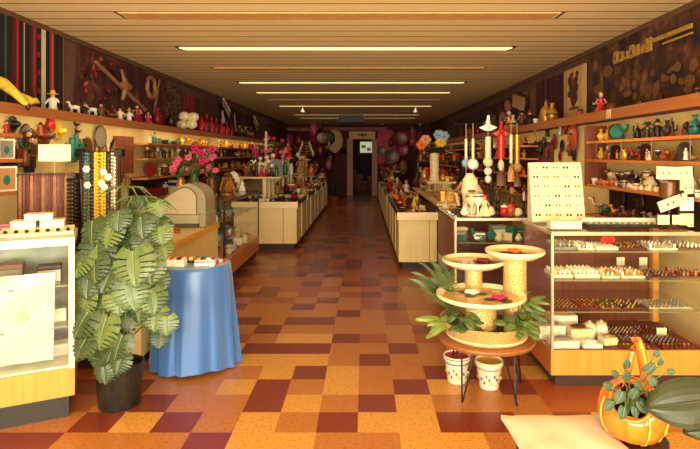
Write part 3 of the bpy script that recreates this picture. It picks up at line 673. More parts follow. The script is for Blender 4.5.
# ------------------------------------------------------------------ goods standing on the ledges
for i, (x, y, k, a, b, h) in enumerate([(54, 99, 'hat_figurine', 'white', 'yellow', .19), (76, 105, 'horse_figurine', 'white', 'brown', .14), (93, 105, 'horse_figurine', 'white', 'green', .15), (86, 105, 'hat_figurine', 'dark brown', 'green', .14), (102, 106, 'hat_figurine', 'brown', 'black', .18), (112, 104, 'bird_figurine', 'brown', 'black', .12),
        (121, 110, 'hat_figurine', 'cream', 'dark brown', .17), (130, 112, 'hat_figurine', 'white', 'tan', .17), (138, 108, 'doll', 'crimson', 'dark brown', .24), (149, 114, 'doll', 'magenta', 'black', .18), (158, 112, 'vase', 'crimson', 'dark brown', .25), (172, 112, 'vase', 'dark brown', 'black', .25),
        (202, 116, 'bottle', 'red', 'crimson', .3), (207, 117, 'bottle', 'crimson', 'red', .33), (212, 119, 'bottle', 'red', 'magenta', .3), (217, 120, 'bottle', 'crimson', 'magenta', .3), (222, 121, 'bottle', 'magenta', 'red', .28), (227, 122, 'bottle', 'red', 'red', .28), (232, 123, 'bottle', 'crimson', 'crimson', .28), (240, 125, 'doll', 'dark brown', 'black', .3),
        (246, 126, 'doll', 'black', 'tan', .28), (251, 128, 'vase', 'brown', 'tan', .3)]):
    d = F*2.74/(CX-x)
    put(k, a, b, (-2.75, d, 1.905), h, .3, f'on left ledge, {ordn(i)} from front', 'goods on the left ledge')
for i, (x, k, a, b, h) in enumerate([(697, 'jar', 'black', 'brown', .08), (690, 'bird_figurine', 'white', 'cream', .04), (660, 'sun_hat', 'dark brown', 'black', .09), (640, 'vase', 'dark brown', 'brown', .1), (612, 'teapot', 'brown', 'dark brown', .12), (601, 'doll', 'red', 'gold', .22), (594, 'hat_figurine', 'black', 'dark brown', .16),
        (580, 'jar', 'terracotta', 'black', .1), (552, 'vase', 'gold', 'brown', .24), (546, 'bottle', 'gold', 'dark brown', .33), (540, 'hat_figurine', 'brown', 'black', .16), (545.5, 'cup', 'white', 'cream', .07), (530, 'hat_figurine', 'dark brown', 'brown', .24), (522, 'doll', 'brown', 'black', .25), (509, 'doll', 'gold', 'cream', .3), (513, 'vase', 'cream', 'brown', .22),
        (503, 'jar', 'crimson', 'brown', .18), (494, 'vase', 'brown', 'crimson', .3), (486, 'jar', 'brown', 'tan', .25), (478, 'jar', 'crimson', 'dark brown', .22), (470, 'jar', 'terracotta', 'brown', .22), (462, 'vase', 'brown', 'dark brown', .25)]):
    d = F*2.26/(x-CX)
    put(k, a, b, (2.26 if x != 545.5 else 2.16, d if x != 545.5 else 6.65, 1.905), h, -.3, f'on right ledge, {ordn(i)} from front', 'goods on the right ledge')
# paper flower balls on the left ledge
t = thing('paper_flower_cluster', (-2.68, 8.05, 1.905), 0, 'cluster of round cream paper flowers on the left ledge', 'paper flowers')
for x, y, z in ((-.07, -.06, .07), (.07, -.06, .08), (-.04, -.05, .2), (.09, -.04, .19)): 
    MB().lathe([(.02, -.07), (.07, -.04), (.08, 0), (.065, .045), (.02, .07)], 18, fold=lambda a, k: .006*cos(9*a)).build('blossom', pc('cream'), t, True, loc=(x, y, z))
# yellow fox skin toy draped over the left ledge
m_fox = mat('fox_yellow', (238, 196, 70), .9, var=.25, scale=30, bump=.4); 
t = thing('fox_toy', (-2.6, 4.0, 1.906), 0, 'yellow fox-like stuffed animal with black paws draped over the left ledge', 'stuffed animal')
MB().tube([(-.12, -.55, .12), (-.1, -.35, .2), (-.06, -.15, .17), (-.02, .02, .08)], [.045, .062, .055, .038], 12).tube([(-.02, 0, .08), (.02, .14, .04), (.04, .22, .05), (.04, .29, .035)], [.038, .045, .03, .01], 10).build('body', m_fox, t, True)
MB().prism([(-.02, .08), (.03, .08), (.01, .15)], .1, .12).prism([(.05, .07), (.09, .07), (.07, .14)], .12, .14).build('ears', pc('black'), t)
MB().tube([(0, -.12, .12), (.05, -.02, .02), (.06, .03, .0)], [.04, .03, .022], 8).build('foreleg', m_fox, t, True)
MB().tube([(.062, .025, .0), (.068, .035, -.04), (.075, .02, -.055)], [.023, .022, .012], 8).build('paw', pc('black'), t, True)
MB().tube([(-.02, -.5, .14), (.06, -.62, .04), (.07, -.68, -.05)], [.05, .03, .02], 8).build('hind_leg', m_fox, t, True)
MB().tube([(-.14, -.55, .1), (-.13, -.8, .04), (-.12, -1.0, .05)], [.03, .05, .01], 8).build('tail', m_fox, t, True)
t.scale = (.8, .66, .8); t.location.y = 3.98
#@@HANG
# ------------------------------------------------------------------ textiles and plaques on the upper walls
def hang(side, y0, y1, z0, z1, m, name, label, cat, lean=0, off=.0, patches=(), fringe=False, wav=.012):
    s = 1 if side == 'left' else -1
    x = (XL if side == 'left' else XR)+s*(.012+off)
    t = thing(name, (x, (y0+y1)/2, z0), 0, label, cat, 'wall hangings above the %s ledge' % side)
    n = 24; vs = []; fs = []
    hw = (y1-y0)/2; hh = z1-z0
    for k in range(2):
        for j in (0, 1):
            for i in range(n+1):
                u = i/n; yy = -hw+2*hw*u+lean*j; xx = s*(wav*(1+sin(u*19+y0*3))+.008*k)
                vs.append((xx, yy, hh*j))
    def idx(k, j, i): return (k*2+j)*(n+1)+i
    for i in range(n):
        for k in (0, 1): fs.append((idx(k, 0, i), idx(k, 0, i+1), idx(k, 1, i+1), idx(k, 1, i)))
        for j in (0, 1): fs.append((idx(0, j, i), idx(0, j, i+1), idx(1, j, i+1), idx(1, j, i)))
    for i in (0, n): fs.append((idx(0, 0, i), idx(1, 0, i), idx(1, 1, i), idx(0, 1, i)))
    MB().add(vs, fs).build('cloth', m, t, True)
    if fringe:
        f = MB()
        for i in range(30): yy = -hw+2*hw*(i+.5)/30; f.box(min(0, s*.02), max(0, s*.02), yy-.006, yy+.006, -.03, .01)
        f.build('fringe', m, t)
    if patches:
        groups = {}
        for (u, v, ru, rv, ang, c) in patches: groups.setdefault(c, []).append((u, v, ru, rv, ang))
        for c, ps in groups.items():
            m2 = MB()
            for (u, v, ru, rv, ang) in ps:
                cy, cz = -hw+2*hw*u, hh*v; poly = []
                if ru < 0: poly = [(cy-ru*a, cz+rv*b) for a, b in ((-1, -1), (1, -1), (1, 1), (-1, 1))]
                for i in range(0 if ru < 0 else 12):
                    a = 2*pi*i/12; a_, b_ = ru*cos(a), rv*sin(a); poly.append((cy+a_*cos(ang)-b_*sin(ang), cz+a_*sin(ang)+b_*cos(ang)))
                x0 = s*(2*wav+.004); x1 = x0+s*q.uniform(.006, .014); m2.prism(poly, min(x0, x1), max(x0, x1), 'x')
            m2.build('woven_figures', pc(c) if isinstance(c, str) else c, t)
    return t
BLK = (20, 16, 18); RD = (170, 36, 50); PK = (200, 90, 90); GR = (60, 90, 60); WH = (214, 204, 178); GY = (120, 112, 96); MR = (84, 20, 30)
ser = stripes('serape_stripes', [(BLK, 5), (MR, .8), (BLK, 1.4), (RD, 1.0), (BLK, 1.1), (GY, .4), (BLK, .6), (GR, .5), (BLK, 1.2), (RD, .8), (PK, .4), (BLK, 1.4), (GR, .4), (BLK, .9), (MR, .9), (RD, .8), (BLK, .9), (GR, .3), (WH, .25), (BLK, 1.2), (MR, .7), (RD, .7), (BLK, 1.0), (WH, .8), (BLK, .9), (RD, .5), (PK, .4), (GR, .3), (BLK, 1.3), (MR, .4), (BLK, 1), (WH, .2)])
hang('left', 3.3, 5.05, 1.92, 2.64, ser, 'striped_blanket', 'black and red striped woven blanket above the left ledge at the image edge', 'blanket', patches=[(.765, .12+.11*i, .016, .026, 0, 'crimson' if i % 2 else 'black') for i in range(8)]+[(.1+.06*(i % 3), .12+.08*i, .03, .03, 0, 'white') for i in range(6)])
tapL = blotch('tapestry_dark_red', [(24, 14, 16), (46, 20, 22), (70, 26, 28), (96, 40, 30), (120, 80, 50)], 5)
tapR = blotch('tapestry_dark_brown', [(26, 15, 13), (40, 22, 18), (62, 32, 22), (92, 52, 30), (130, 96, 50)], 5)
hang('left', 5.25, 6.75, 1.93, 2.63, tapL, 'tapestry', 'dark red pictorial tapestry with a leaning left edge above the left ledge', 'tapestry', lean=.08, patches=[(q.uniform(.05, .6), q.uniform(.1, .9), q.uniform(.015, .05), q.uniform(.01, .03), q.uniform(0, 3), q.choice(['brown', 'crimson', 'dark brown', 'terracotta'])) for _ in range(34)])
tapM = blotch('rug_maroon', [(40, 12, 18), (70, 18, 28), (90, 24, 34), (60, 16, 24)], 9)
hang('left', 6.8, 7.6, 1.93, 2.6, tapM, 'hanging_rug', 'maroon wall rug behind the diagonal rod above the left ledge', 'rug')
hang('left', 7.65, 8.35, 1.93, 2.55, blotch('rug_arches', [(28, 14, 20), (60, 22, 30), (110, 70, 50), (50, 18, 26)], 11, cell=True), 'hanging_rug', 'dark rug with tan arches above the left ledge beside a crimson one', 'rug')
hang('left', 8.4, 9.0, 1.93, 2.5, blotch('rug_crimson', [(100, 16, 34), (130, 24, 44), (80, 14, 28)], 14), 'hanging_rug', 'crimson wall rug above the paper flowers', 'rug')
hang('left', 9.05, 10.4, 1.93, 2.5, blotch('rug_mottled', [(40, 16, 18), (90, 46, 36), (60, 20, 24), (120, 80, 60)], 16), 'hanging_rug', 'mottled brown rug above the left ledge before the starry cloth', 'rug')
hang('left', 10.5, 12.0, 1.95, 2.55, blotch('cloth_black', [(18, 12, 12), (30, 20, 18)], 5), 'hanging_cloth', 'black cloth with white star patch above the left ledge', 'wall cloth', patches=[(.12, .62, .07, .11, .5, 'cream'), (.17, .45, .1, .06, .3, 'cream'), (.08, .4, .05, .1, -.5, 'cream'), (.8, .5, .07, .22, .4, 'tan')])
hang('left', 12.1, 14.2, 1.95, 2.5, stripes('curtain_brown', [((50, 18, 16), 1), ((74, 26, 22), 1)]*8), 'hanging_cloth', 'brown ribbed cloth above the far left ledge', 'wall cloth')
hang('left', 14.4, 18.5, 1.95, 2.45, tapL, 'tapestry', 'dark tapestry at the rear end of the left ledge', 'tapestry')
# things mounted over them
m_tan = mat('carved_tan_wood', (150, 104, 66), .6)
t = thing('carved_crossbow', (-2.82, 6.1, 2.3), 0, 'carved tan wooden crossbow hung diagonally on the dark tapestry', 'ornament')
MB().tube([(0, -.55, .2), (0, .7, -.2)], [.02, .028], 8).build('stock', m_tan, t, True)
MB().tube([(.02, -.02, .2), (.03, .1, .04), (.02, .02, -.14)], [.02, .04, .02], 8).build('bow', m_tan, t, True)
MB().ell((.03, .1, .03), (.03, .16, .05), 10, 6).build('lock', m_tan, t, True)
t = thing('wreath', (-2.83, 7.02, 2.42), 0, 'tan ring wreath hung beside the diagonal rod on the left', 'wreath')
MB().tube([(0, .13*cos(a*pi/9), .13*sin(a*pi/9)) for a in range(19)], .03, 8).build('ring', m_tan, t, True)
tag(MB().tube([(-2.8, 6.98, 1.93), (-2.82, 7.28, 2.55)], .012, 6).build('leaning_rod', m_tan), 'thin tan rod leaning on the left wall rugs', 'rod')
for i, (yy, z0, w, h, lab) in enumerate([(10.7, 2.4, .55, .12, 'cream banner tilted above the star cloth'), (13.6, 2.25, .5, .14, 'small white-edged banner near the far left ledge')]):
    t = thing('hanging_banner', (-2.8, yy, z0), 0, lab, 'banner'); t.rotation_euler = (R(-22), 0, 0)
    MB().box(0, .015, -w/2, w/2, 0, h).build('banner_cloth', pc('tan'), t); MB().box(-.003, .018, -w/2, w/2, h, h+.05).build('banner_edge', pc('white'), t)
# right side
P = [(.62+.0*i, .5, .01, .01, 0, 'tan') for i in range(1)]
bld = mat('woven_gold', (170, 132, 56), .9, var=.35, scale=40); figs = mat('woven_brown', (112, 74, 42), .9, var=.3, scale=30)
hang('right', 2.9, 5.8, 1.93, 2.64, tapR, 'tapestry', 'huge dark velvet tapestry with gold buildings above the right ledge', 'tapestry',
     patches=[(.79-.035*i, .77-.012*(i % 3), -.04, .06-.012*(i % 3), 0, bld) for i in range(7)]+[(.79-.035*i, .76, -.012, .02, 0, 'dark brown') for i in range(7)]+[(.47, .80, -.28, .018, 0, bld), (.44, .72, -.2, .008, 0, bld), (.85, .62, .09, .06, 0, figs)]+[(.92, .4, .1, .05, 0, figs), (.9, .5, .03, .1, 0, figs)]+
     [(q.uniform(.12, .75), q.uniform(.12, .42), q.uniform(.03, .07), q.uniform(.015, .05), q.uniform(-1, 1), figs if q.random() < .6 else 'brown') for _ in range(34)]+[(.3, .42, .05, .07, 0, figs), (.27, .52, .03, .03, 0, figs)])
cl = mat('linen_cream', (196, 160, 104), .9)
v = [(.5, .2, .17, .02, 0), (.5, .27, .03, .05, 0), (.5, .36, .08, .065, 0), (.38, .38, .02, .05, .5), (.62, .38, .02, .05, -.5), (.5, .52, .1, .07, 0), (.38, .6, .05, .05, 0), (.62, .62, .06, .05, 0), (.5, .7, .07, .06, 0), (.4, .75, .05, .04, 0), (.68, .75, .05, .05, 0), (.36, .86, .04, .035, 0), (.6, .86, .06, .035, 0), (.7, .5, .05, .04, 0)]
hang('right', 5.9, 6.55, 1.95, 2.55, cl, 'hanging_banner', 'cream wall banner with dark flower vase picture above the right ledge', 'banner', off=.02, wav=.004, patches=[(u, vv, ru*.9, rv*1.0, a, 'dark brown' if i % 4 else 'crimson') for i, (u, vv, ru, rv, a) in enumerate(v)])
hang('right', 6.6, 7.6, 1.95, 2.55, stripes('serape_red', [((70, 20, 20), 1), (BLK, .6), ((130, 36, 30), .6), (BLK, .8), ((90, 26, 22), 1)]*4), 'striped_blanket', 'red and black striped blanket beside the cream vase banner', 'blanket')
hang('right', 7.7, 8.6, 1.95, 2.5, blotch('cloth_tan_brown', [(96, 62, 42), (120, 80, 54), (80, 50, 36)], 5), 'hanging_cloth', 'plain brown cloth above the right ledge beyond the striped blanket', 'wall cloth')
hang('right', 8.7, 11.2, 1.95, 2.5, tapL, 'tapestry', 'dark red tapestry above the right ledge beyond the brown cloth', 'tapestry', patches=[(.15, .75, .2, .1, .2, 'terracotta'), (.3, .4, .25, .12, -.1, 'crimson')])
hang('right', 11.3, 13.3, 1.95, 2.48, blotch('mat_woven', [(50, 30, 24), (84, 56, 40), (60, 34, 26)], 22), 'hanging_mat', 'brown woven mat above the far right ledge', 'mat')
hang('right', 13.5, 18.5, 1.95, 2.45, tapR, 'tapestry', 'dark tapestry at the rear end of the right ledge', 'tapestry')
t = thing('framed_plaque', (2.44, 8.3, 2.22), R(0), 'pale tilted plaque in dark frame above the right ledge', 'plaque'); t.rotation_euler = (R(12), 0, 0)
MB().box(-.02, .02, -.36, .36, 0, .26).build('frame', pc('dark brown'), t); MB().box(-.03, -.02, -.31, .31, .03, .23).build('panel', pc('tan'), t)

#@@BACK
# ------------------------------------------------------------------ back wall dressing
m_beam = mat('beam_red_brown', (150, 74, 60), .5)
tag(MB().box(-1.5, .85, YB-.2, YB-.08, 2.44, 2.56).build('door_lintel_beam', m_beam), 'reddish wooden beam across the top of the back doorway', 'beam')
t = thing('door_sign', (-.06, YB-.1, 2.12), 0, 'tan sign board with dark winged emblem above the back doorway', 'sign')
MB().box(-.5, .48, 0, .03, 0, .29).build('board', mat('sign_tan', (244, 196, 122), .6), t)
MB().ell((0, -.01, .15), (.06, .02, .06), 10, 6).prism([(-.2, .2), (-.05, .19), (-.04, .13), (-.12, .1)], -.02, 0).prism([(.2, .2), (.05, .19), (.04, .13), (.12, .1)], -.02, 0).build('winged_emblem', pc('dark brown'), t)
m_pink = mat('carved_pink', (220, 84, 104), .7, var=.25, scale=6); m_pk2 = mat('carved_red', (176, 50, 62), .7, var=.2, scale=6)
def cutout(name, pts, x, z, m, label, y=YB-.03, sc=1):
    o = MB().prism([(a*sc, b*sc) for a, b in pts], -.03, .0).build(name, m, loc=(x, y, z)); return tag(o, label, 'wall cutout', 'painted cutouts on the back wall')
blob = [(-.1, 0), (.25, -.1), (.5, .05), (.55, .35), (.75, .3), (1.0, .45), (1.05, .7), (.75, .8), (.6, .75), (.62, 1.0), (.45, 1.25), (.1, 1.28), (-.1, 1.2)]
cutout('hanging_cutout', blob, .62, 1.2, m_pink, 'large pink curling cutout right of the back doorway')
cutout('hanging_cutout', [(0, 0), (.5, 0), (.45, .25), (.2, .3), (.1, .9), (0, .9)], .62, .3, m_pk2, 'red lower cutout right of the back doorway')
cutout('hanging_cutout', [(0, 0), (.8, 0), (.85, .3), (.1, .32)], 1.35, 2.1, m_pk2, 'red rectangular cutout high on the right of the back wall')
ring = [(.0, 0), (.55, 0), (.8, .2), (.85, .5), (.7, .75), (.3, .8), (-.6, .8), (-.6, .7), (.25, .68), (.55, .6), (.62, .4), (.5, .15), (.2, .12)]
cutout('hanging_cutout', ring, -2.3, 1.75, mat('carved_salmon', (186, 110, 84), .7), 'salmon hook-shaped cutout left of the back doorway')
cutout('hanging_cutout', [(0, 0), (.45, .02), (.45, .5), (.2, .55), (0, .5)], -2.05, 1.9, m_pk2, 'dark red oval-ended cutout inside the salmon hook', y=YB-.06)
cutout('hanging_cutout', [(0, 0), (.35, 0), (.35, .3), (.6, .3), (.6, .6), (.25, .6), (.25, .3), (0, .3)], -1.45, 1.75, mat('carved_yellow', (200, 160, 80), .7), 'yellow stepped cutout beside the oval mirror')
for x, y, h, lab, kk in ((382, 119, .42, 'round pale ring plate high above the right door post', ('cream', 'dark brown')), (382, 151, .42, 'round pale ring plate halfway up right of the back doorway', ('tan', 'brown')), (318, 119.5, .3, 'small round plate left of the back beam', ('terracotta', 'brown'))):
    X, Y, Z = W(x, y, YB-.15); t = put('plate', kk[0], kk[1], (X, Y, Z-h/2), h); t['label'] = lab; t.name = 'hanging_plate'
X, Y, Z = W(335, 141, YB-.2)
t = thing('oval_mirror', (X, Y, Z), 0, 'oval gold-framed mirror left of the back doorway', 'mirror')
MB().tube([(.27*cos(a*pi/10), 0, .42*sin(a*pi/10)) for a in range(21)], .03, 8).build('frame', pc('gold'), t, True)
MB().prism([(.26*cos(a*pi/10), .41*sin(a*pi/10)) for a in range(20)], -.01, .01).build('painted_mirror_reflection', mat('painted_mirror_reflection', (214, 180, 112), .5, 0), t)  # matte pane; its yellowish colour is a painted reflection
for i, (x, y, kk, a, b, h) in enumerate([(330, 158, 'carved_mask', 'black', 'brown', .55), (320, 150, 'carved_mask', 'crimson', 'brown', .6), (313, 150, 'carved_mask', 'brown', 'crimson', .6), (300, 147, 'plate', 'crimson', 'dark brown', .5), (290, 140, 'plate', 'dark brown', 'magenta', .5), (281, 136, 'plate', 'black', 'crimson', .5),
        (394, 158, 'carved_mask', 'crimson', 'black', .5), (402, 150, 'plate', 'crimson', 'magenta', .5), (410, 138, 'plate', 'magenta', 'crimson', .4), (388, 163, 'plate', 'brown', 'dark brown', .3)]):
    X, Y, Z = W(x, y, YB-.15); put(kk, a, b, (X, Y, Z-h/2), h, 0, f'on back wall, {ordn(i)} around the doorway', 'masks and plates on the back wall').name = 'hanging_'+kk
q3 = random.Random(9)
for i in range(26):
    left = i < 15
    x = q3.uniform(293, 331) if left else q3.uniform(386, 424); y = q3.uniform(128, 178)
    X, Y, Z = W(x, y, YB-.5-.05*(i % 3)); kk = q3.choice(['carved_mask', 'plate', 'carved_mask', 'doll', 'flower_vase']); h = q3.uniform(.35, .6)
    a = q3.choice(['crimson', 'brown', 'dark brown', 'terracotta', 'magenta', 'tan', 'black', 'cream', 'pink']); b = q3.choice(['black', 'tan', 'brown', 'crimson', 'cream'])
    o_ = put(kk, a, b, (X, Y, Z-h/2), h, 0, f'hung {"left" if left else "right"} of back doorway, {ordn(i)} of the cluster', 'souvenirs hung before the back wall'); o_.name = 'hanging_'+kk
    if kk in ('doll', 'flower_vase'): MB().tube([(0, 0, .95), (0, 0, (H-o_.location.z)/h)], .008, 4).build('hanging_cord', pc('brown'), o_)
    else: MB().tube([(0, .02, .95), (0, .02, (H-o_.location.z)/h)], .008, 4).build('hanging_cord', pc('brown'), o_)
X, Y, Z = W(343, 151, YB-.4)
t = put('sun_hat', 'black', 'dark brown', (X, Y, Z-.1), .2, 0, 'on the left post of the back doorway')
# storeroom: bright picture and cartons
t = thing('lit_window_picture', (.13, YB+3.15, 1.62), 0, 'small bright pane glowing in the dark room beyond the doorway', 'window pane')
MB().box(-.3, .22, 0, .03, 0, .48).build('pane', emit('storeroom_pane', (225, 235, 190), .55), t)
MB().box(-.24, -.06, -.02, 0, .2, .34).box(.0, .16, -.02, 0, .08, .22).build('dark_marks', pc('terracotta'), t)
for i, (x, z, w, h) in enumerate([(-.55, 0, .4, .45), (-.1, 0, .45, .38), (-.5, .45, .35, .4), (-.2, .38, .3, .3), (.35, 0, .4, .6)]):
    t = thing('carton', (x, YB+2.4, z), 0, f'brown carton in the dark back room, {["lower left", "lower middle", "upper left", "upper middle", "right-hand"][i]} of its stack', 'box', 'cartons in the back room')
    MB().box(-w/2, w/2, 0, .3, 0, h-.012).build('carton_body', mat('cardboard', (120, 78, 48), .8), t); MB().box(-w/2+.003, w/2-.003, .1, .18, h-.012, h).build('tape', pc('tan'), t)
# red pot with plant at the far left
t = thing('potted_plant', (-.91, 16.1, 0), 0, 'dark leafy plant in red pot beside the far end of the left counters', 'plant')
MB().lathe([(.12, 0), (.15, .26), (.13, .26)], 14).build('pot', mat('red_clay', (150, 50, 36), .6), t, True)
for k in range(14):
    a = k*2.4; l = .3+.1*(k % 3); MB().tube([(0, 0, .25), (cos(a)*l*.4, sin(a)*l*.4, .55), (cos(a)*l, sin(a)*l*.6, .6+.08*(k % 4))], [.012, .03, .004], 5).build('leaf', mat('leaf_dark', (30, 44, 26), .6), t)

#@@ISLGOODS
# ------------------------------------------------------------------ goods on the islands
KB = ['vase', 'hat_figurine', 'doll', 'jar', 'bird_figurine', 'candlestick', 'goblet', 'bottle', 'flower_vase']
q = random.Random(5)
def scatter(x0, x1, y0, y1, z, n, cols, kinds, h0, h1, place, group):
    k = 0; pts = []
    tries = 0
    while k < n and tries < 4000:
        tries += 1
        x, y = q.uniform(x0, x1), q.uniform(y0, y1); h = q.uniform(h0, h1)
        if any((x-a)**2+(y-b)**2 < (.4*(h+c))**2 for a, b, c in pts): continue
        if any((x-a)**2+(y-b)**2 < (.12+.3*h)**2 for a, b in AVOID): continue
        pts.append((x, y, h)); k += 1
    pts.sort(key=lambda p: p[1])
    for i, (x, y, h) in enumerate(pts):
        put(q.choice(kinds), q.choice(cols), q.choice(cols), (x, y, z), h, q.uniform(-.4, .4), f'{place}, {ordn(i)} from front', group)
LZI = .77-.055
AVOID = [((x-CX)*d/F, d) for x, d in ((283, 11.2), (291, 11.4), (300, 12.2), (303, 12.8), (288, 11.6), (311, 13.2), (306, 13.6), (276, 10.9), (266, 10.6), (270, 10.2))]
warm = ['brown', 'cream', 'gold', 'crimson', 'tan', 'dark brown', 'white', 'terracotta']
scatter(-2.0, -1.2, 8.6, 9.8, LZI, 14, ['red', 'crimson', 'brown', 'cream', 'black'], ['doll', 'gift_box', 'jar', 'hat_figurine', 'cup'], .07, .13, 'in frontmost left counter', 'goods in the frontmost left counter')
scatter(-2.0, -1.17, 10.1, 11.5, LZI, 18, warm, KB, .14, .34, 'in second left counter', 'goods in the second left counter')
scatter(-2.0, -1.17, 11.8, 13.0, LZI, 22, warm, KB, .16, .4, 'in third left counter', 'goods in the third left counter')
scatter(-2.0, -1.17, 13.4, 15.5, LZI, 30, warm, KB, .2, .4, 'in rear left counters', 'goods in the rear left counters')
scatter(.55, .9, 10.4, 12.3, .705, 24, warm+['red'], KB, .14, .36, 'in second right counter', 'goods in the second right counter')
scatter(.55, .9, 12.6, 17.2, .705, 40, ['brown', 'crimson', 'tan', 'dark brown', 'terracotta', 'cream'], KB, .2, .5, 'in rear right counters', 'goods in the rear right counters')
scatter(.52, .9, 7.2, 7.9, .705, 8, ['white', 'cream', 'orange', 'terracotta', 'black'], ['gift_box', 'cup', 'jar'], .04, .07, 'on front right counter end', 'goods on the near end of the front right counter')
scatter(.52, .92, 8.0, 10.0, .705, 18, ['orange', 'gold', 'cream', 'crimson', 'brown', 'yellow'], KB, .1, .22, 'in front right counter', 'goods in the front right counter')
# dolls and flowers on the left raised shelf
sp = [('doll', 'crimson', 'black', .2), ('doll', 'dark brown', 'black', .26), ('flower_vase', 'white', 'dark brown', .3), ('doll', 'magenta', 'brown', .2), ('flower_vase', 'white', 'crimson', .3), ('doll', 'black', 'white', .22), ('shrine', 'black', 'green', .3)]
row(sp, (-2.05, 9.0, 1.15), (-1.45, 9.02, 1.15), 'front of left raised shelf', 'from left', 'dolls and flowers on the left raised shelf')
sp = [('flower_vase', 'magenta', 'green', .5), ('doll', 'white', 'white', .34), ('doll', 'cream', 'white', .36), ('doll', 'white', 'cream', .4), ('vase', 'teal', 'green', .3), ('flower_vase', 'pink', 'green', .5)]
row(sp, (-2.05, 9.55, 1.15), (-1.4, 9.75, 1.15), 'back of left raised shelf', 'from left', 'vases at the back of the left raised shelf')
# goods in the second row behind (white and gold figures x 275-312)
for i, (x, y, d, kk, a, b, h) in enumerate([(283, 174, 11.2, 'doll', 'white', 'cream', .42), (291, 174, 11.4, 'flower_vase', 'cream', 'white', .5), (300, 174, 12.2, 'doll', 'tan', 'cream', .42), (303, 176, 12.8, 'doll', 'gold', 'yellow', .5), (288, 158, 11.6, 'doll', 'red', 'magenta', .35), (311, 176, 13.2, 'vase', 'orange', 'gold', .3),
        (306, 160, 13.6, 'jewelry_tree', 'gold', 'cream', .5), (276, 160, 10.9, 'flower_vase', 'magenta', 'crimson', .6), (266, 152, 10.6, 'candlestick', 'white', 'cream', .42), (270, 176, 10.2, 'flower_vase', 'pink', 'brown', .55)]):
    X, Y, Z = W(x, y, d)
    tag(MB().lathe([(.1, .714), (.1, .73), (.03, .75), (.03, Z-.02), (.12, Z-.01), (.12, Z)], 12, c=(X, Y, 0)).build('pedestal', pc('cream')), f'slim cream pedestal among the left counters, {ordn(i)} of its row', 'pedestal', 'slim pedestals on the left counters')
    put(kk, a, b, (X, Y, Z), h, 0, f'on slim left pedestal, {ordn(i)} of them', 'goods on slim pedestals')
# jewelry trees and tall flowers around the register side
for i, (x, y, d, kk, a, b, h) in enumerate([(172, 186, 6.2, 'flower_vase', 'pink', 'gold', .62), (194, 190, 6.5, 'flower_vase', 'magenta', 'green', .72), (212, 192, 6.7, 'flower_vase', 'pink', 'brown', .6), (183, 170, 6.6, 'flower_vase', 'terracotta', 'brown', .5)]):
    X, Y, Z = W(x, 190, d); put(kk, a, b, (max(X, -2.15), Y, .998), h-.06, 0, f'behind the register, {ordn(i)} from left', 'paper flower vases behind the register')
scatter(-2.1, -1.75, 6.9, 7.8, .998, 12, ['cream', 'white', 'brown', 'black', 'gold'], ['doll', 'jewelry_tree', 'shrine', 'seashell', 'framed_picture'], .14, .3, 'behind the register', 'goods on the case behind the register')
for z, lv in ((.3, 'bottom'), (.52, 'middle'), (.74, 'upper')):
    scatter(-1.9, -1.64, 6.08, 7.0 if z > .4 else 7.8, z, 9 if z > .4 else 18, ['white', 'silver', 'green', 'cream', 'teal', 'gold', 'light blue'], ['jar', 'cup', 'seashell', 'bird_figurine', 'goblet', 'gift_box'], .07, .13, 'on %s shelf behind the register' % lv, 'goods on the %s shelf of the case behind the register' % lv)
# tall white vase with flowers on the right raised shelf
t = thing('tall_flower_vase', (1.12, 8.4, 1.10), 0, 'tall white vase with dark leaves and big blue, pink and yellow flowers', 'flowers')
MB().lathe([(.07, 0), (.085, .02), (.07, .1), (.075, .42), (.06, .46), (.05, .44)], 16).build('vase', pc('cream'), t, True)
for i, (x, z, c) in enumerate([(-.14, .66, 'skin'), (-.2, .58, 'orange'), (.1, .62, 'yellow'), (.07, .74, 'light blue'), (.15, .72, 'light blue')]):
    s = MB().tube([(0, 0, .44), (x*.6, 0, z-.1), (x, 0, z)], .01, 5).build('stem', pc('green'), t)
    m = MB()
    for j in range(6): a = j*pi/3; m.ell((x+.05*cos(a), -.02+.01*(j % 2), z+.045*sin(a)), (.045, .03, .04), 8, 5)
    m.build('blossom', pc(c), s, True)
for k in range(16):
    a = k*2.4; MB().tube([(0, 0, .42), (cos(a)*.1, sin(a)*.08, .5), (cos(a)*.2, sin(a)*.12, .46+.03*(k % 5))], [.01, .035, .004], 5).build('leaf', mat('leaf_black', (28, 26, 20), .6), t)
scatter(1.02, 1.4, 8.7, 9.4, 1.10, 7, ['orange', 'gold', 'cream', 'red', 'brown'], ['jar', 'vase', 'candlestick', 'cup'], .1, .25, 'on the right raised shelf', 'goods on the right raised shelf')
row([('jar', 'gold', 'orange', .13), ('cup', 'cream', 'red', .08), ('cup', 'terracotta', 'cream', .08)], (1.22, 8.4, 1.10), (1.42, 8.4, 1.10), 'right raised shelf front', 'from tall vase', 'goods on the right raised shelf front')
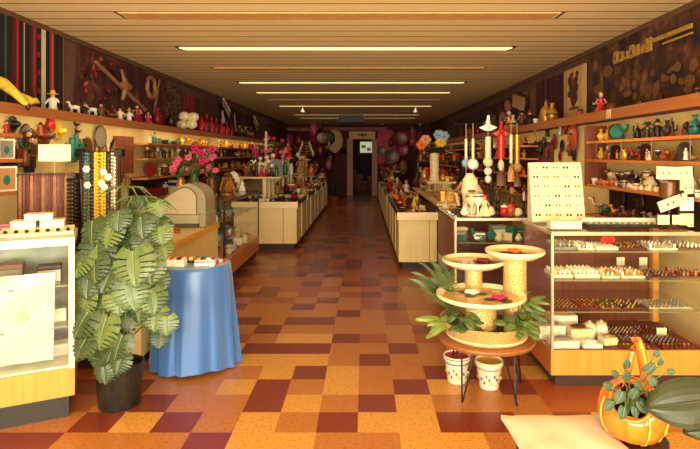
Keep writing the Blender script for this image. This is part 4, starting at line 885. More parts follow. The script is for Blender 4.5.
# tables of goods behind the right row
t = thing('goods_table', (.99, 7.2, 0), 0, 'cream-topped low table of mixed goods right of the front right counter', 'table')
MB().bbox(0, .7, 0, 3.6, .82, .86, .005).build('table_top', m_pale, t)
for x in (.03, .62):
    for y in (.05, 3.5): MB().box(x, x+.05, y, y+.05, 0, .82).build('leg', m_rail, t)
scatter(1.07, 1.62, 7.3, 8.15, .86, 12, ['white', 'cream', 'gold', 'tan', 'orange'], ['gift_box', 'jar', 'vase', 'seashell', 'cup', 'doll'], .1, .2, 'on near goods table', 'goods on the near half of the goods table')
scatter(1.05, 1.65, 9.7, 10.7, .86, 26, ['tan', 'brown', 'cream', 'crimson', 'dark brown', 'terracotta'], KB, .16, .42, 'on rear goods table', 'goods on the rear half of the goods table')
t = thing('display_rack', (1.15, 11.4, 0), 0, 'dark wooden rack of souvenirs behind the goods table', 'rack')
for z in (.3, .7, 1.05, 1.4): MB().box(0, 1.0, 0, .5, z-.03, z).build('shelf_board', m_rail, t)
for x in (0, .96): MB().box(x, x+.04, 0, .5, 0, 1.42).build('upright', m_rail, t)
for z in (.7, 1.05, 1.4):
    row(pick(11, KB, ['gold', 'tan', 'orange', 'brown', 'cream', 'crimson', 'red'], .16, .22), (1.2, 11.6, z), (2.1, 11.6, z), f'on {"lower" if z < .8 else "middle" if z < 1.2 else "upper"} souvenir rack board', 'from left', f'goods on the {"lower" if z < .8 else "middle" if z < 1.2 else "upper"} rack board')

#@@NECK
# ------------------------------------------------------------------ hanging ornaments on the showcase behind the fountain
t = thing('ornament_rack', (1.28, 5.3, .97), 0, 'dark metal rack with arms standing on the showcase behind the fountain', 'rack')
MB().tube([(0, 0, .02), (0, 0, .92)], .012, 8).build('pole', pc('black'), t)
MB().lathe([(.12, 0), (.11, .02), (.02, .03)], 16).build('base', pc('black'), t, True)
MB().tube([(-.38, 0, .86), (.34, 0, .86)], .008, 6).tube([(0, -.12, .8), (0, .15, .8)], .008, 6).build('arm', pc('black'), t)
def strand(x, y, ztop, zbot, parts, label):
    s = thing('hanging_ornament', (x, y, 0), 0, label, 'ornament', 'ornaments hanging from the rack behind the fountain')
    MB().tube([(0, 0, zbot), (0, 0, ztop)], .004, 5).build('cord', pc('tan'), s)
    for (kind, z, r, h, c) in parts:
        m = MB()
        if kind == 'ball': m.ell((0, 0, z), (r, r, h), 12, 8)
        elif kind == 'rope': m.tube([(0, 0, z-h), (0, 0, z)], r, 8)
        elif kind == 'tassel': m.lathe([(r, z-h), (r*.8, z-h*.3), (r*.3, z)], 12, fold=lambda a, k: .15*r*cos(7*a))
        elif kind == 'dove': m.ell((0, 0, z), (.025, .05, .06), 8, 6).prism([(-.09, z-.03), (0, z+.01), (.09, z-.03), (.03, z-.06), (-.03, z-.06)], -.01, .01).tube([(0, 0, z+.03), (0, -.02, z+.09)], [.02, .012], 6)
        m.build({'ball': 'bead', 'rope': 'rope', 'tassel': 'tassel', 'dove': 'dove'}[kind], pc(c), s, True)
def hx(px, d): return (px-CX)*d/F
for px, d, y0, parts, lab in [
    (466, 5.25, 138, [('rope', 1.68, .014, .22, 'cream'), ('ball', 1.44, .045, .045, 'light blue')], 'cream rope with pale blue ball at the left end of the ornament rack'),
    (473, 5.15, 138, [('rope', 1.68, .014, .22, 'cream'), ('ball', 1.43, .055, .055, 'white')], 'cream rope with big white ball beside the pale blue one'),
    (488, 5.2, 128, [('dove', 1.82, 0, 0, 'white'), ('rope', 1.7, .03, .22, 'cream'), ('ball', 1.45, .05, .05, 'cream'), ('ball', 1.36, .04, .04, 'white'), ('ball', 1.28, .035, .04, 'white')], 'white dove over thick cream rope and white pompoms on the rack'),
    (501, 5.2, 130, [('dove', 1.76, 0, 0, 'red'), ('rope', 1.72, .04, .24, 'red'), ('ball', 1.42, .03, .06, 'cream'), ('tassel', 1.36, .05, .14, 'brown')], 'red bird over thick red rope ending in a brown tassel'),
    (511, 5.15, 135, [('rope', 1.72, .016, .28, 'cream'), ('tassel', 1.4, .035, .14, 'tan')], 'thin cream rope with gold tassel right of the red one'),
    (517, 5.2, 135, [('rope', 1.72, .026, .3, 'gold'), ('ball', 1.4, .045, .05, 'tan'), ('tassel', 1.33, .035, .12, 'brown')], 'thick gold rope with tan ball at the right end of the rack')]:
    strand(hx(px, d), d, 1.83, 1.3, parts, lab)
# big cream carved figure and small goods on top of that showcase
t = thing('carved_totem', (hx(470, 4.9), 4.9, .97), 0, 'cream carved double figure with red details on the showcase behind the fountain', 'figurine')
MB().lathe([(.07, 0), (.08, .03), (.06, .12), (.085, .22), (.07, .32), (.03, .38)], 14).build('body', pc('cream'), t, True)
MB().tube([(-.07, .03, .3), (-.13, .03, .2), (-.1, .03, .08)], .02, 8).tube([(.05, -.03, .28), (.1, -.03, .2)], .02, 8).build('arms', pc('tan'), t, True)
MB().ell((0, -.08, .22), (.04, .02, .015), 8, 5).ell((-.02, -.07, .1), (.02, .02, .03), 8, 5).build('red_details', pc('red'), t, True)
row([('seashell', 'white', 'white', .09), ('goblet', 'cream', 'gold', .2), ('goblet', 'white', 'red', .2), ('doll', 'cream', 'red', .2), ('seashell', 'cream', 'cream', .09), ('candlestick', 'black', 'dark brown', .22), ('jar', 'red', 'cream', .11), ('jar', 'terracotta', 'red', .12), ('teapot', 'cream', 'brown', .1), ('candlestick', 'dark brown', 'silver', .22), ('teapot', 'silver', 'tan', .1)],
    (.88, 4.76, .97), (1.53, 4.76, .97), 'on fountain showcase front', 'from left', 'goods on the showcase behind the fountain')
scatter(.85, 1.55, 5.38, 5.56, .97, 6, ['brown', 'tan', 'crimson', 'cream', 'black'], ['jewelry_tree', 'hat_figurine', 'candlestick'], .16, .24, 'on fountain showcase rear', 'goods on the rear of the showcase behind the fountain')
scatter(.85, 1.5, 4.68, 4.95, .75, 14, ['green', 'white', 'silver', 'teal', 'cream'], ['gift_box', 'bird_figurine', 'seashell', 'cup'], .06, .12, 'inside fountain showcase', 'goods inside the showcase behind the fountain')
# dark open bag on the floor beyond the palm
t = thing('storage_chest', (.97, 6.1, 0), 0, 'reddish brown wooden chest between fountain showcase and goods table', 'chest')
MB().bbox(0, .7, 0, .6, .05, .40, .006).build('chest_body', m_mir, t); MB().bbox(-.01, .71, -.01, .61, .40, .44, .006).build('lid', m_rail, t); MB().box(.03, .67, .03, .57, 0, .05).build('plinth', m_plinth, t)
t = thing('wicker_basket', (1.12, 6.32, .44), 0, 'dark wicker basket standing on the reddish brown chest', 'basket')
MB().lathe([(.1, 0), (.14, .06), (.16, .3), (.14, .3), (.1, .05)], 16).build('basket_body', pc('dark brown'), t, True)
MB().tube([(.15*cos(a*pi/8), 0, .3+.16*sin(a*pi/8)) for a in range(9)], .012, 6).build('handle', pc('black'), t, True)

# ------------------------------------------------------------------ left: belts, necklaces, sign
t = thing('belt_rack', (-2.32, 3.86, 0), R(8), 'wooden floor rack hung with brown leather belts behind the left showcase', 'rack')
MB().box(-.2, .2, -.01, .01, 1.36, 1.385).box(-.2, .2, .1, .12, 1.36, 1.385).box(-.2, -.18, 0, .12, 0, 1.36).box(.18, .2, 0, .12, 0, 1.36).build('frame', pc('dark brown'), t)
beltc = ['belt_tan', 'belt_brown', 'belt_maroon']; bm_ = [mat('belt_tan', (150, 96, 66), .5, var=.3, scale=60), mat('belt_brown', (112, 60, 42), .5, var=.3, scale=60), mat('belt_maroon', (96, 32, 30), .5, var=.3, scale=60)]
for i in range(14):
    x = -.17+.026*i
    o = MB().box(x-.010, x+.010, -.022, -.016, .85+.02*(i % 3), 1.37).box(x-.010, x+.010, -.022, .014, 1.386, 1.391).build('leather_belt', bm_[i % 3]); o.location = (-2.32, 3.86, 0); o.rotation_euler = (0, 0, R(8))
    tag(o, f'{["tan", "brown", "maroon"][i % 3]} leather belt hanging on the belt rack, {ordn(i)} from the left', 'belt', 'belts on the rack')
for i in range(6):
    px = 68+1.9*i; X = hx(px, 3.8); y_ = 3.8
    m = MB()
    for k in range(26): m.ell((0, 0, 1.33-.028*k), (.011, .011, .011), 6, 5)
    o = m.build('bead_strand', pc(['black', 'dark brown', 'black'][i % 3]), smooth=True, loc=(X, y_, 0)); tag(o, f'long dark bead strand right of the belts, {ordn(i)} from the belts', 'necklace', 'dark bead strands beside the belts')
tag(MB().tube([(hx(66, 3.8), 3.81, 1.345), (hx(80, 3.8), 3.81, 1.345)], .008, 6).tube([(hx(80, 3.8), 3.81, 1.345), (hx(80, 3.8), 3.85, .81)], .008, 6).build('strand_bar', pc('black')), 'black bar holding the dark bead strands', 'rack')
t = thing('card_sign', (hx(56, 3.8), 3.78, 1.39), 0, 'blank cream rounded card sign above the belt rack', 'sign')
MB().bbox(-.116, .116, 0, .004, .085, .205, .0015).build('card', mat('sign_card', (250, 238, 190), .6, var=.03), t); MB().box(-.004, .004, .004, .01, 0, .09).build('stick', pc('silver'), t)
# necklace rack on the low counter
NX0, NX1, NY = -2.12, -1.83, 3.95
t = thing('necklace_rack', (NX0, NY, .806), 0, 'black bar rack holding bead necklaces beside the monstera', 'rack')
MB().tube([(0, 0, .73), (NX1-NX0, 0, .73)], .012, 8).build('bar', pc('dark brown'), t); 
for x in (0, NX1-NX0):
    MB().box(x-.008, x+.008, -.008, .008, .01, .73).build('upright', pc('dark brown'), t); MB().bbox(x-.03, x+.03, -.03, .03, .70, .76, .005).build('end_block', pc('black'), t)
    MB().bbox(x-.03, x+.03, -.07, .07, 0, .012, .003).build('foot', pc('dark brown'), t)
cols = ['black', 'dark brown', 'teal', 'teal', 'dark brown', 'black', 'yellow', 'yellow', 'gold', 'yellow', 'yellow', 'black', 'dark brown', 'silver', 'white', 'brown']
for i, c in enumerate(cols):
    x = NX0+.01+(NX1-NX0-.02)*i/(len(cols)-1); m = MB(); L_ = .50+.04*(i % 3)
    for k in range(22):
        m.ell((0, -.018-.004*(i % 2), 1.53-L_*k/21), (.010, .008, .013), 6, 5)
    o = m.build('bead_necklace', pc(c), smooth=True, loc=(x, NY, 0)); tag(o, f'{c} bead necklace on the black bar rack, {ordn(i)} from the left', 'necklace', 'necklaces on the black bar rack')
for i, (px, y) in enumerate([(104, 172), (109, 177), (102, 183), (105, 187), (87, 169), (88, 185)]):
    X, Y, Z = W(px, y, 3.9); m = MB()
    for j in range(6): a = j*pi/3; m.ell((.014*cos(a), 0, .014*sin(a)), (.014, .01, .014), 7, 5)
    o = m.build('flower_pendant', pc('white'), smooth=True, loc=(X, Y-.01, Z)); tag(o, f'white flower pendant on the {"yellow" if i < 4 else "teal"} necklaces, {ordn(i)} of them', 'pendant', 'white flower pendants')
scatter(-2.08, -1.85, 3.78, 3.88, .806, 5, ['brown', 'orange', 'gold', 'red'], ['hat_figurine', 'vase', 'jar'], .08, .13, 'under necklace rack', 'goods at the foot of the necklace rack')
row([('gift_box', 'white', 'orange', .05), ('jar', 'yellow', 'gold', .12), ('gift_box', 'black', 'brown', .09), ('gift_box', 'white', 'cream', .05), ('gift_box', 'terracotta', 'brown', .04)], (-1.95, 4.1, .806), (-1.68, 4.9, .806), 'on low counter', 'from the necklaces', 'boxes on the low counter')

# ------------------------------------------------------------------ top of the left showcase
def on_l1(u, v, z): return l1(u, v, z)
m_clear = mat('box_clear', (214, 206, 180), .25, var=.25, scale=90)
for i, (u, v, z, w) in enumerate([(.13, .3, 1.045, .13), (.13, .3, 1.085, .13), (.28, .3, 1.045, .13), (.28, .3, 1.085, .13), (.2, .3, 1.125, .15)]):
    t = thing('trinket_box', on_l1(u, v, z), LA, f'clear trinket box stacked on the left showcase, {["lower right", "upper right", "lower left", "upper left", "topmost middle"][i]} one', 'box', 'clear trinket boxes on the left showcase')
    MB().bbox(-w/2, w/2, -.06, .06, 0, .03, .004).build('box_body', m_clear, t); MB().bbox(-w/2-.002, w/2+.002, -.062, .062, .03, .039, .003).build('lid', m_white, t)
t = thing('ring_tray', on_l1(.2, .14, 1.045), LA, 'cream tray with a row of dark rings on the front of the left showcase', 'tray')
MB().prism([(-.0, 0), (.14, 0), (.14, .04), (0, .015)], -.19, .19, 'x').build('tray_body', m_white, t)
for i in range(7): x = -.16+.053*i; MB().ell((x, .035, .025), (.012, .014, .012), 8, 5).build('ring', pc('black'), t)
t = thing('ring_tray', on_l1(.52, .16, 1.045), LA, 'pale tray of small silver trinkets at the image edge on the left showcase', 'tray')
MB().bbox(-.13, .13, -.1, .1, 0, .02, .003).build('tray_body', m_white, t)
for i in range(9): MB().ell((-.1+.025*i, -.03+.03*(i % 3), .028), (.012, .012, .01), 8, 5).build('trinket', pc('silver'), t)
t = thing('wooden_tray', on_l1(.55, .34, 1.045), LA, 'brown wooden tray with red edge at the back of the left showcase', 'tray')
MB().bbox(-.22, .2, -.06, .06, 0, .05, .004).build('tray_body', mat('tray_brown', (150, 92, 62), .6), t); MB().bbox(-.22, .2, -.07, -.06, .05, .066, .003).build('tray_edge', pc('crimson'), t)
# hanging plastic sheet and goods inside the left case
m, nt, b = newmat('translucent_plastic'); b.inputs['Base Color'].default_value = srgb((216, 216, 200))+(1,); b.inputs['Roughness'].default_value = .25; b.inputs['Alpha'].default_value = .72
t = thing('plastic_sheet', on_l1(.27, .03, 0), LA, 'translucent white plastic bag hanging inside the left showcase', 'bag')
vs = []; fs = []
for j in range(9):
    for i in range(9):
        u = i/8; vv = j/8; vs.append((-.17+.34*u-.04*(1-vv)*.3, .007*sin(u*17+vv*9)+.006*sin(u*5-vv*14)+.02, .34+.5*vv))
for j in range(8):
    for i in range(8): a = j*9+i; fs.append((a, a+1, a+10, a+9))
n0 = len(vs); vs += [(x, y+.004, z) for x, y, z in vs]; fs += [tuple(k+n0 for k in reversed(f)) for f in fs]
MB().add(vs, fs).build('sheet', m, t, True)
MB().ell((0, .035, .50), (.045, .015, .05), 10, 6).ell((-.02, .035, .55), (.02, .015, .025), 8, 5).build('red_toy_print', mat('toy_red', (206, 96, 70), .6), t, True)
MB().ell((0, .035, .60), (.05, .015, .05), 10, 6).build('green_toy_print', mat('toy_green', (150, 180, 140), .6), t, True)
for i, (u, v, z, k, a, b_, h) in enumerate([(.1, .25, .30, 'gift_box', 'silver', 'grey', .1), (.1, .2, .52, 'gift_box', 'white', 'silver', .08), (.55, .2, .30, 'vase', 'white', 'grey', .2), (.52, .2, .52, 'gift_box', 'brown', 'dark brown', .08), (.6, .2, .76, 'teapot', 'teal', 'silver', .1), (.35, .25, .76, 'gift_box', 'grey', 'brown', .12), (.48, .22, .76, 'jar', 'brown', 'black', .13), (.14, .22, .76, 'gift_box', 'silver', 'dark brown', .1), (.4, .2, .52, 'jar', 'grey', 'silver', .12), (.68, .2, .52, 'vase', 'dark brown', 'grey', .15)]):
    put(k, a, b_, on_l1(u, v, z), h, LA, f'inside left showcase, {ordn(i)} of its goods', 'goods inside the left showcase')

# ------------------------------------------------------------------ cash register
m_reg = mat('register_beige', (196, 182, 148), .4, var=.05); m_reg2 = mat('register_shell', (160, 148, 122), .4, var=.05); m_regd = mat('register_groove', (96, 84, 66), .5)
RX, RY, RZ_ = -2.06, 5.2, .806
t = thing('cash_register', (RX, RY, RZ_), 0, 'beige rounded cash register at the end of the pale counter', 'cash register')
arc = [(.30+.19*cos(pi/2-pi/2*i/8), .26+.17*sin(pi/2-pi/2*i/8)) for i in range(9)]
prof = [(.05, .125), (.03, .22), (.05, .27), (.16, .35), (.22, .40), (.30, .43)]+arc[1:]+[(.49, .125)]
MB().prism(prof, .03, .36).build('body', m_reg2, t, True)
pin = [(.06, .13), (.045, .22), (.06, .26), (.17, .34), (.24, .38), (.29, .395)]+[(.29+.12*cos(pi/2-pi/2*i/8), .27+.125*sin(pi/2-pi/2*i/8)) for i in range(1, 9)]+[(.41, .13)]
MB().prism(pin, .0, .032).build('side_cover', m_reg, t, True)
MB().tube([(x, -.002, z) for x, z in pin], .004, 5).build('cover_seam', m_regd, t)
MB().bbox(-.03, .44, -.03, .38, .04, .125, .006).build('drawer', mat('register_drawer', (168, 166, 134), .4, var=.05), t)
MB().bbox(.43, .50, .0, .38, .0, .14, .01).build('rear_foot', m_reg2, t)
MB().bbox(-.0, .42, .0, .36, .0, .04, .004).build('base', m_regd, t)
put('gift_box', 'cream', 'white', (-1.83, 5.0, .806), .05, .2, 'white box in front of the cash register'.replace('white box ', ''))
put('gift_box', 'red', 'white', (-1.98, 5.02, .806), .04, .1, 'in front of the cash register')

#@@TABLE
# ------------------------------------------------------------------ blue table
m, nt, b = newmat('blue_satin'); MATS['blue_satin'] = m
b.inputs['Base Color'].default_value = srgb((54, 106, 176))+(1,); b.inputs['Roughness'].default_value = .38; b.inputs['Sheen Weight'].default_value = .4; b.inputs['Specular IOR Level'].default_value = .7
TX, TY = -1.23, 3.86
t = thing('round_table', (TX, TY, 0), 0, 'small round table hidden under the blue satin cloth', 'table')
MB().lathe([(.2, .70), (.235, .705), (.235, .722), (.2, .725)], 32).build('table_top', pc('brown'), t, True)
MB().lathe([(.2, 0), (.18, .03), (.03, .06), (.025, .7)], 16).build('pedestal', pc('dark brown'), t, True)
def fold(a, k):
    if k < .12: return 0
    return (k-.1)*(.034*cos(11*a+1.3*sin(2*a))+.012*cos(5*a+1))
pr = [(0, .732), (.15, .732), (.24, .732), (.248, .722)]+[(.25+.055*k**.8, .71-.70*k) for k in [i/9 for i in range(10)]]
mc = MB(); mc.lathe(pr[::-1][:], 96, fold=None); mc.v = []; mc.f = []; mc.mi = []
N = 110; vs = []; fs = []
for k, (r, z) in enumerate(pr):
    kk = max(0, (k-3)/(len(pr)-4))
    for i in range(N):
        a = 2*pi*i/N; rr_ = r+(kk*(.015*(1-2*abs(sin(6.5*a+1.1*sin(2*a))))+.014*cos(17*a+2*sin(3*a))+.008*cos(5*a+1)) if k > 3 else 0); zz = z-(.012*cos(3*a+.5) if k == len(pr)-1 else 0)
        vs.append((rr_*cos(a), rr_*sin(a), zz+(.012 if k == len(pr)-1 else 0)))
for k in range(len(pr)-1):
    for i in range(N): j = (i+1) % N; fs.append((k*N+i, k*N+j, (k+1)*N+j, (k+1)*N+i))
o = MB().add(vs, fs).build('tablecloth', m, smooth=True, loc=(TX, TY, 0)); tag(o, 'shiny blue satin cloth draped to the floor over the round table', 'tablecloth')
ZT = .733
for i, (x, y, w, dp, h, rz, lab, c1, c2) in enumerate([(-.10, -.12, .135, .07, .05, -.04, 'white candy carton on the left of the blue cloth', 'white', 'cream'), (.10, -.10, .14, .07, .045, .06, 'white candy carton with red stripe on the right of the blue cloth', 'white', 'white')]):
    t = thing('candy_carton', (TX+x, TY+y, ZT), rz, lab, 'carton', 'candy cartons on the blue cloth')
    MB().bbox(-w/2, w/2, -dp/2, dp/2, 0, h, .004).build('carton_body', pc(c1), t)
    for k in range(7): MB().bbox(-w/2+.008+.018*k, -w/2+.022+.018*k, -dp/2+.008, dp/2-.008, h-.002, h+.012, .002).build('candy_bar', pc(['white', 'red', 'orange', 'cream', 'black', 'red', 'white'][(k+i*2) % 7]), t)
    if i: MB().bbox(-w/2-.001, w/2+.001, -dp/2-.001, -dp/2+.004, .028, .036, .001).build('stripe', pc('red'), t)
for i, (x, y, z, c, l) in enumerate([(-.16, .0, 0, 'orange', 'orange packet lying behind the left candy carton'), (-.06, .02, .0, 'green', 'green packet among the packets on the blue cloth'), (-.02, -.01, .022, 'terracotta', 'terracotta packet lying across the green packet'), (.04, .04, 0, 'white', 'white packet at the back of the blue cloth'), (-.12, .06, 0, 'dark brown', 'dark packet at the back left of the blue cloth'), (.16, .02, 0, 'red', 'red packet at the right of the blue cloth')]):
    t = thing('candy_packet', (TX+x, TY+y, ZT+z), .4*i-1, l, 'packet', 'packets on the blue cloth')
    MB().bbox(-.055, .055, -.025, .025, 0, .022, .005).build('wrapper', pc(c), t); MB().bbox(-.02, .02, -.0255, .0255, .0, .0225, .004).build('label_band', pc('cream'), t)

#@@PLANT
# ------------------------------------------------------------------ leaves
import mathutils
V = mathutils.Vector
def leafmat(name, c1, c2, rough=.4):
    m = blotch(name, [c1, c2, c1], 8, rough); return m
m_mon = leafmat('monstera_green', (62, 84, 40), (92, 112, 60)); m_mon2 = leafmat('monstera_dark', (34, 54, 30), (52, 74, 40)); m_stem = mat('stem_green', (84, 102, 50), .5)
m_vein = mat('leaf_vein', (130, 146, 88), .5)
def leaf(base, tipdir, normal, size, slits=True, width=.5, droop=.25, nt=30):
    """heart-shaped split leaf; returns (blade MB, vein MB)"""
    base = V(base); d = V(tipdir).normalized(); n = V(normal); n = (n-d*n.dot(d)).normalized(); s = d.cross(n)
    bl = MB(); ve = MB(); mid = []
    T_ = [i/nt for i in range(nt+1)]
    def wd(t): return width*size*(max(0, sin(pi*min(1, (t*.93+.07))**.75))**.8)*(1 if t < 1 else 0)
    def P(t, u, side):
        w = wd(t); back = (.22 if t < .3 else .05)
        along = t-back*(u**1.5)*(1-t)+.28*u*t*(1-t)
        p = base+d*(size*along)+s*(side*w*u)+n*(-droop*size*(t*t*.8+u*u*.35)+.05*size*u*(1-u)*2)
        return p
    us = [0, .3, .55, .8, 1.0]
    for side in (-1, 1):
        for i in range(nt):
            cut = slits and (i % 4 == 2) and 3 < i < nt-3
            for j in range(4):
                if (cut and us[j] >= .3) or (slits and i % 4 == 3 and 3 < i < nt-3 and us[j] >= .8): continue
                a, b_ = T_[i], T_[i+1]
                # taper lobes toward the rim
                q4 = [P(a, us[j], side), P(b_, us[j], side), P(b_, us[j+1], side), P(a, us[j+1], side)]
                bl.add(q4, [(0, 1, 2, 3)])
    pts = [base+d*(size*t)+n*(-droop*size*t*t*.8+.004) for t in (0, .25, .5, .75, .97)]
    ve.tube(pts, [.004*size/.2, .003*size/.2, .0025*size/.2, .002*size/.2, .001], 5)
    return bl, ve
def leafobj(parent, m, *a, vein=None, **k):
    bl, ve = leaf(*a, **k); o = bl.build('leaf', m, parent, True, flat=True); ve.build('midrib', vein or m_vein, o); return o
# monstera
MX, MY = -1.49, 3.22
t = thing('potted_monstera', (MX, MY, 0), 0, 'tall split-leaf monstera in black metal pot by the left showcase', 'plant')
MB().lathe([(.115, 0), (.12, .01), (.135, .235), (.142, .24), (.142, .255), (.13, .255), (.122, .22), (0, .215)], 28).build('pot', mat('pot_black', (36, 34, 30), .3, var=.5, scale=50), t, True)
MB().ell((0, 0, .22), (.12, .12, .012), 14, 5).build('soil', pc('dark brown'), t, True)
MB().tube([(0, 0, .22), (.02, .03, .6), (-.03, .02, .95)], [.022, .02, .012], 8).build('trunk', m_stem, t, True)
q = random.Random(4)
spots = [(77, 262, .15), (92, 232, .14), (112, 232, .15), (131, 240, .13), (98, 250, .17), (132, 262, .19), (115, 272, .18), (88, 282, .15), (100, 300, .17), (128, 293, .16), (150, 300, .14), (148, 270, .14), (158, 250, .12), (88, 322, .16), (106, 328, .17), (124, 318, .15), (84, 345, .14), (98, 352, .14), (111, 362, .17), (122, 346, .13),
         (156, 320, .12), (166, 328, .1), (140, 228, .12), (156, 232, .12), (84, 305, .13), (152, 285, .13), (141, 308, .14), (94, 268, .14), (104, 244, .12), (146, 245, .12), (119, 300, .14), (76, 330, .1), (160, 342, .1), (103, 378, .09), (145, 256, .1), (128, 216, .1), (142, 210, .1), (154, 214, .09), (136, 224, .11), (118, 222, .11), (160, 238, .1), (90, 246, .12), (80, 285, .11), (122, 366, .1)]
for i, (px, py, sz) in enumerate(spots):
    dd = MY-.14+q.uniform(-.04, .16)-(.06 if 100 < px < 140 else 0)
    X, Y, Z = W(max(px, 88)+1, py-11, dd); X -= MX; Y -= MY
    ang = q.uniform(-.5, .5)+(px-118)/90
    tip = (sin(ang)*.8, -.25-q.random()*.3, -1)
    leafobj(t, m_mon if q.random() < .7 else m_mon2, (X, Y, Z), tip, (q.uniform(-.35, .35)+(px-118)/120, -1, .55), sz*1.08, width=.62, droop=.2)
    MB().tube([(0, .0, min(Z-.1, .9)), (X*.5, Y*.5+.03, Z+.02), (X, Y, Z)], [.006, .005, .003], 5).build('stem', m_stem, t)
for i, (px, py) in enumerate([(126, 186), (139, 196), (150, 200)]):
    X, Y, Z = W(px, py, MY); X -= MX
    MB().tube([(0, 0, .8), (X*.3+.03, 0, Z*.9), (X, 0, Z)], [.006, .005, .003], 5).build('reed_stem', m_stem, t)
    for k in range(7): a = k*.9; MB().tube([(X, 0, Z), (X+.1*cos(a), .06*sin(a), Z-.01), (X+.17*cos(a), .1*sin(a), Z-.07)], [.003, .007, .001], 4).build('reed_leaf', m_stem, t)

# ------------------------------------------------------------------ fountain on its round stand
m_cer = mat('fountain_cream', (244, 230, 180), .25, var=.06); m_water = mat('water_brown', (200, 160, 96), .08, var=.2); 
m_ham = mat('hammered_gold', (218, 184, 116), .35, .25)
nt = m_ham.node_tree; vo = nt.nodes.new('ShaderNodeTexVoronoi'); vo.inputs['Scale'].default_value = 75; tc = nt.nodes.new('ShaderNodeTexCoord'); bp = nt.nodes.new('ShaderNodeBump'); bp.inputs['Strength'].default_value = 1.0; bp.inputs['Distance'].default_value = .006
nt.links.new(tc.outputs['Object'], vo.inputs['Vector']); nt.links.new(vo.outputs['Distance'], bp.inputs['Height']); nt.links.new(bp.outputs['Normal'], nt.nodes['Principled BSDF'].inputs['Normal'])
FX, FY = .79, 3.42
t = thing('round_stand', (FX, FY, 0), 0, 'low round wooden stand on black hairpin legs under the fountain', 'stand')
MB().lathe([(.28, .325), (.305, .328), (.31, .338), (.305, .35), (.28, .352)], 40).build('stand_top', wood('stand_wood', (150, 92, 48), (170, 106, 56), 'X', .4), t, True)
MB().lathe([(.3, .332), (.312, .338), (.3, .346)], 40).build('edge_band', pc('brown'), t, True)
for a in (225, 300, 20, 140):
    c, s_ = cos(R(a)), sin(R(a)); px_, py_ = -s_*.05, c*.05
    MB().tube([(c*.2+px_, s_*.2+py_, .326), (c*.26, s_*.26, .012), (c*.27, s_*.27, .006), (c*.2-px_, s_*.2-py_, .326)], .006, 6).build('hairpin_leg', pc('black'), t, True)
# the planter base, three columns and bowls are one fountain
t = thing('tiered_fountain', (FX, FY, .352), 0, 'three-tiered cream bowl fountain with hammered gold columns on round stand', 'fountain')
MB().lathe([(.22, 0), (.25, .005), (.29, .10), (.295, .115), (.285, .115), (.26, .04), (0, .03)], 40).build('planter', m_ham, t, True)
MB().lathe([(.236, 0), (.262, .02), (.262, .03), (.24, .028)], 40).build('planter_foot', m_cer, t, True)
MB().lathe([(.25, .07), (.0, .075)], 30).build('soil', pc('dark brown'), t, True)
def bowl(x, y, z, r, colr, shallow=.055):
    zc = z-.352
    MB().lathe([(colr, .05), (colr, zc-.05)], 26, c=(x, y, 0)).build('column', m_ham, t, True)
    b = MB().lathe([(colr*.9, zc-.06), (r*.7, zc-.045), (r*.93, zc-.02), (r*.99, zc-.01), (r, zc+.0), (r*.99, zc+.01), (r*.93, zc+.01), (r*.88, zc-.004), (r*.8, zc-.022), (0, zc-.03)], 44, c=(x, y, 0)).build('bowl', m_cer, t, True)
    MB().lathe([(r*.86, zc-.012), (0, zc-.011)], 36, c=(x, y, 0)).build('water', m_water, b, True)
    return b
bowl(-.045, -.05, .63, .283, .098)
bowl(-.04, .2, .80, .215, .06)
bowl(.21, .08, .885, .193, .075)
for i, (x, y, z, c, lab) in enumerate([(-.09, .0, .622, 'white', 'white water lily blossom floating in the lowest fountain bowl'), (.05, -.13, .622, 'magenta', 'dark pink blossom floating in the lowest fountain bowl'), (.02, .16, .793, 'crimson', 'crimson blossom lying in the left upper fountain bowl'), (.2, .06, .877, 'orange', 'small orange blossom in the tallest fountain bowl')]):
    m2 = MB(); z0 = 0
    for k in range(8): a = k*pi/4; m2.ell((.028*cos(a), .028*sin(a), .01+.006*(k % 2)), (.022, .014, .01), 8, 5)
    m2.ell((0, 0, .02), (.014, .014, .01), 8, 5)
    o = m2.build('floating_blossom', pc(c), smooth=True, loc=(FX+x, FY+y, z)); tag(o, lab, 'flower', 'blossoms floating in the fountain')
    for k in range(3):
        a = k*2.2+i; s2 = MB().lathe([(0, 0), (.03, .001), (.032, .003), (0, .004)], 14, sx=1.2); o = s2.build('lily_pad', m_mon2, smooth=True, loc=(FX+x+.06*cos(a), FY+y+.05*sin(a), z-.001)); tag(o, f'green lily pad floating beside the {["white", "dark pink", "crimson", "orange"][i]} blossom', 'lily pad', f'lily pads beside the {["white", "dark pink", "crimson", "orange"][i]} blossom')
# plants growing in the planter
m_lea = leafmat('leaf_mid', (66, 90, 36), (98, 120, 54)); m_yel = leafmat('leaf_yellow_green', (140, 150, 60), (112, 130, 52)); m_dk = leafmat('leaf_deep', (54, 78, 36), (78, 100, 46))
def bush(x, y, n, r, z0, z1, size, m, label, seed, width=.42, name='leafy_plant', out=None, slits=False):
    q = random.Random(seed); t = thing(name, (x, y, z0), 0, label, 'plant')
    MB().tube([(0, 0, 0), (.005, 0, .05)], .006, 6).build('stem_base', m_stem, t)
    for i in range(n):
        a = out[0]+q.uniform(-out[1], out[1]) if out else q.uniform(0, 2*pi); rr_ = q.uniform(.3, 1)*r; z = q.uniform(.02, z1-z0)
        p = (cos(a)*rr_, sin(a)*rr_, z)
        MB().tube([(0, 0, 0), (p[0]*.4, p[1]*.4, z*.7+.02), p], [.004, .003, .002], 4).build('stem', m_stem, t)
        leafobj(t, m, p, (cos(a), sin(a)-.2, q.uniform(-.7, .3)), (0, -.5, 1), size*q.uniform(.8, 1.2), slits=slits, width=width, droop=.3, nt=8)
    return t
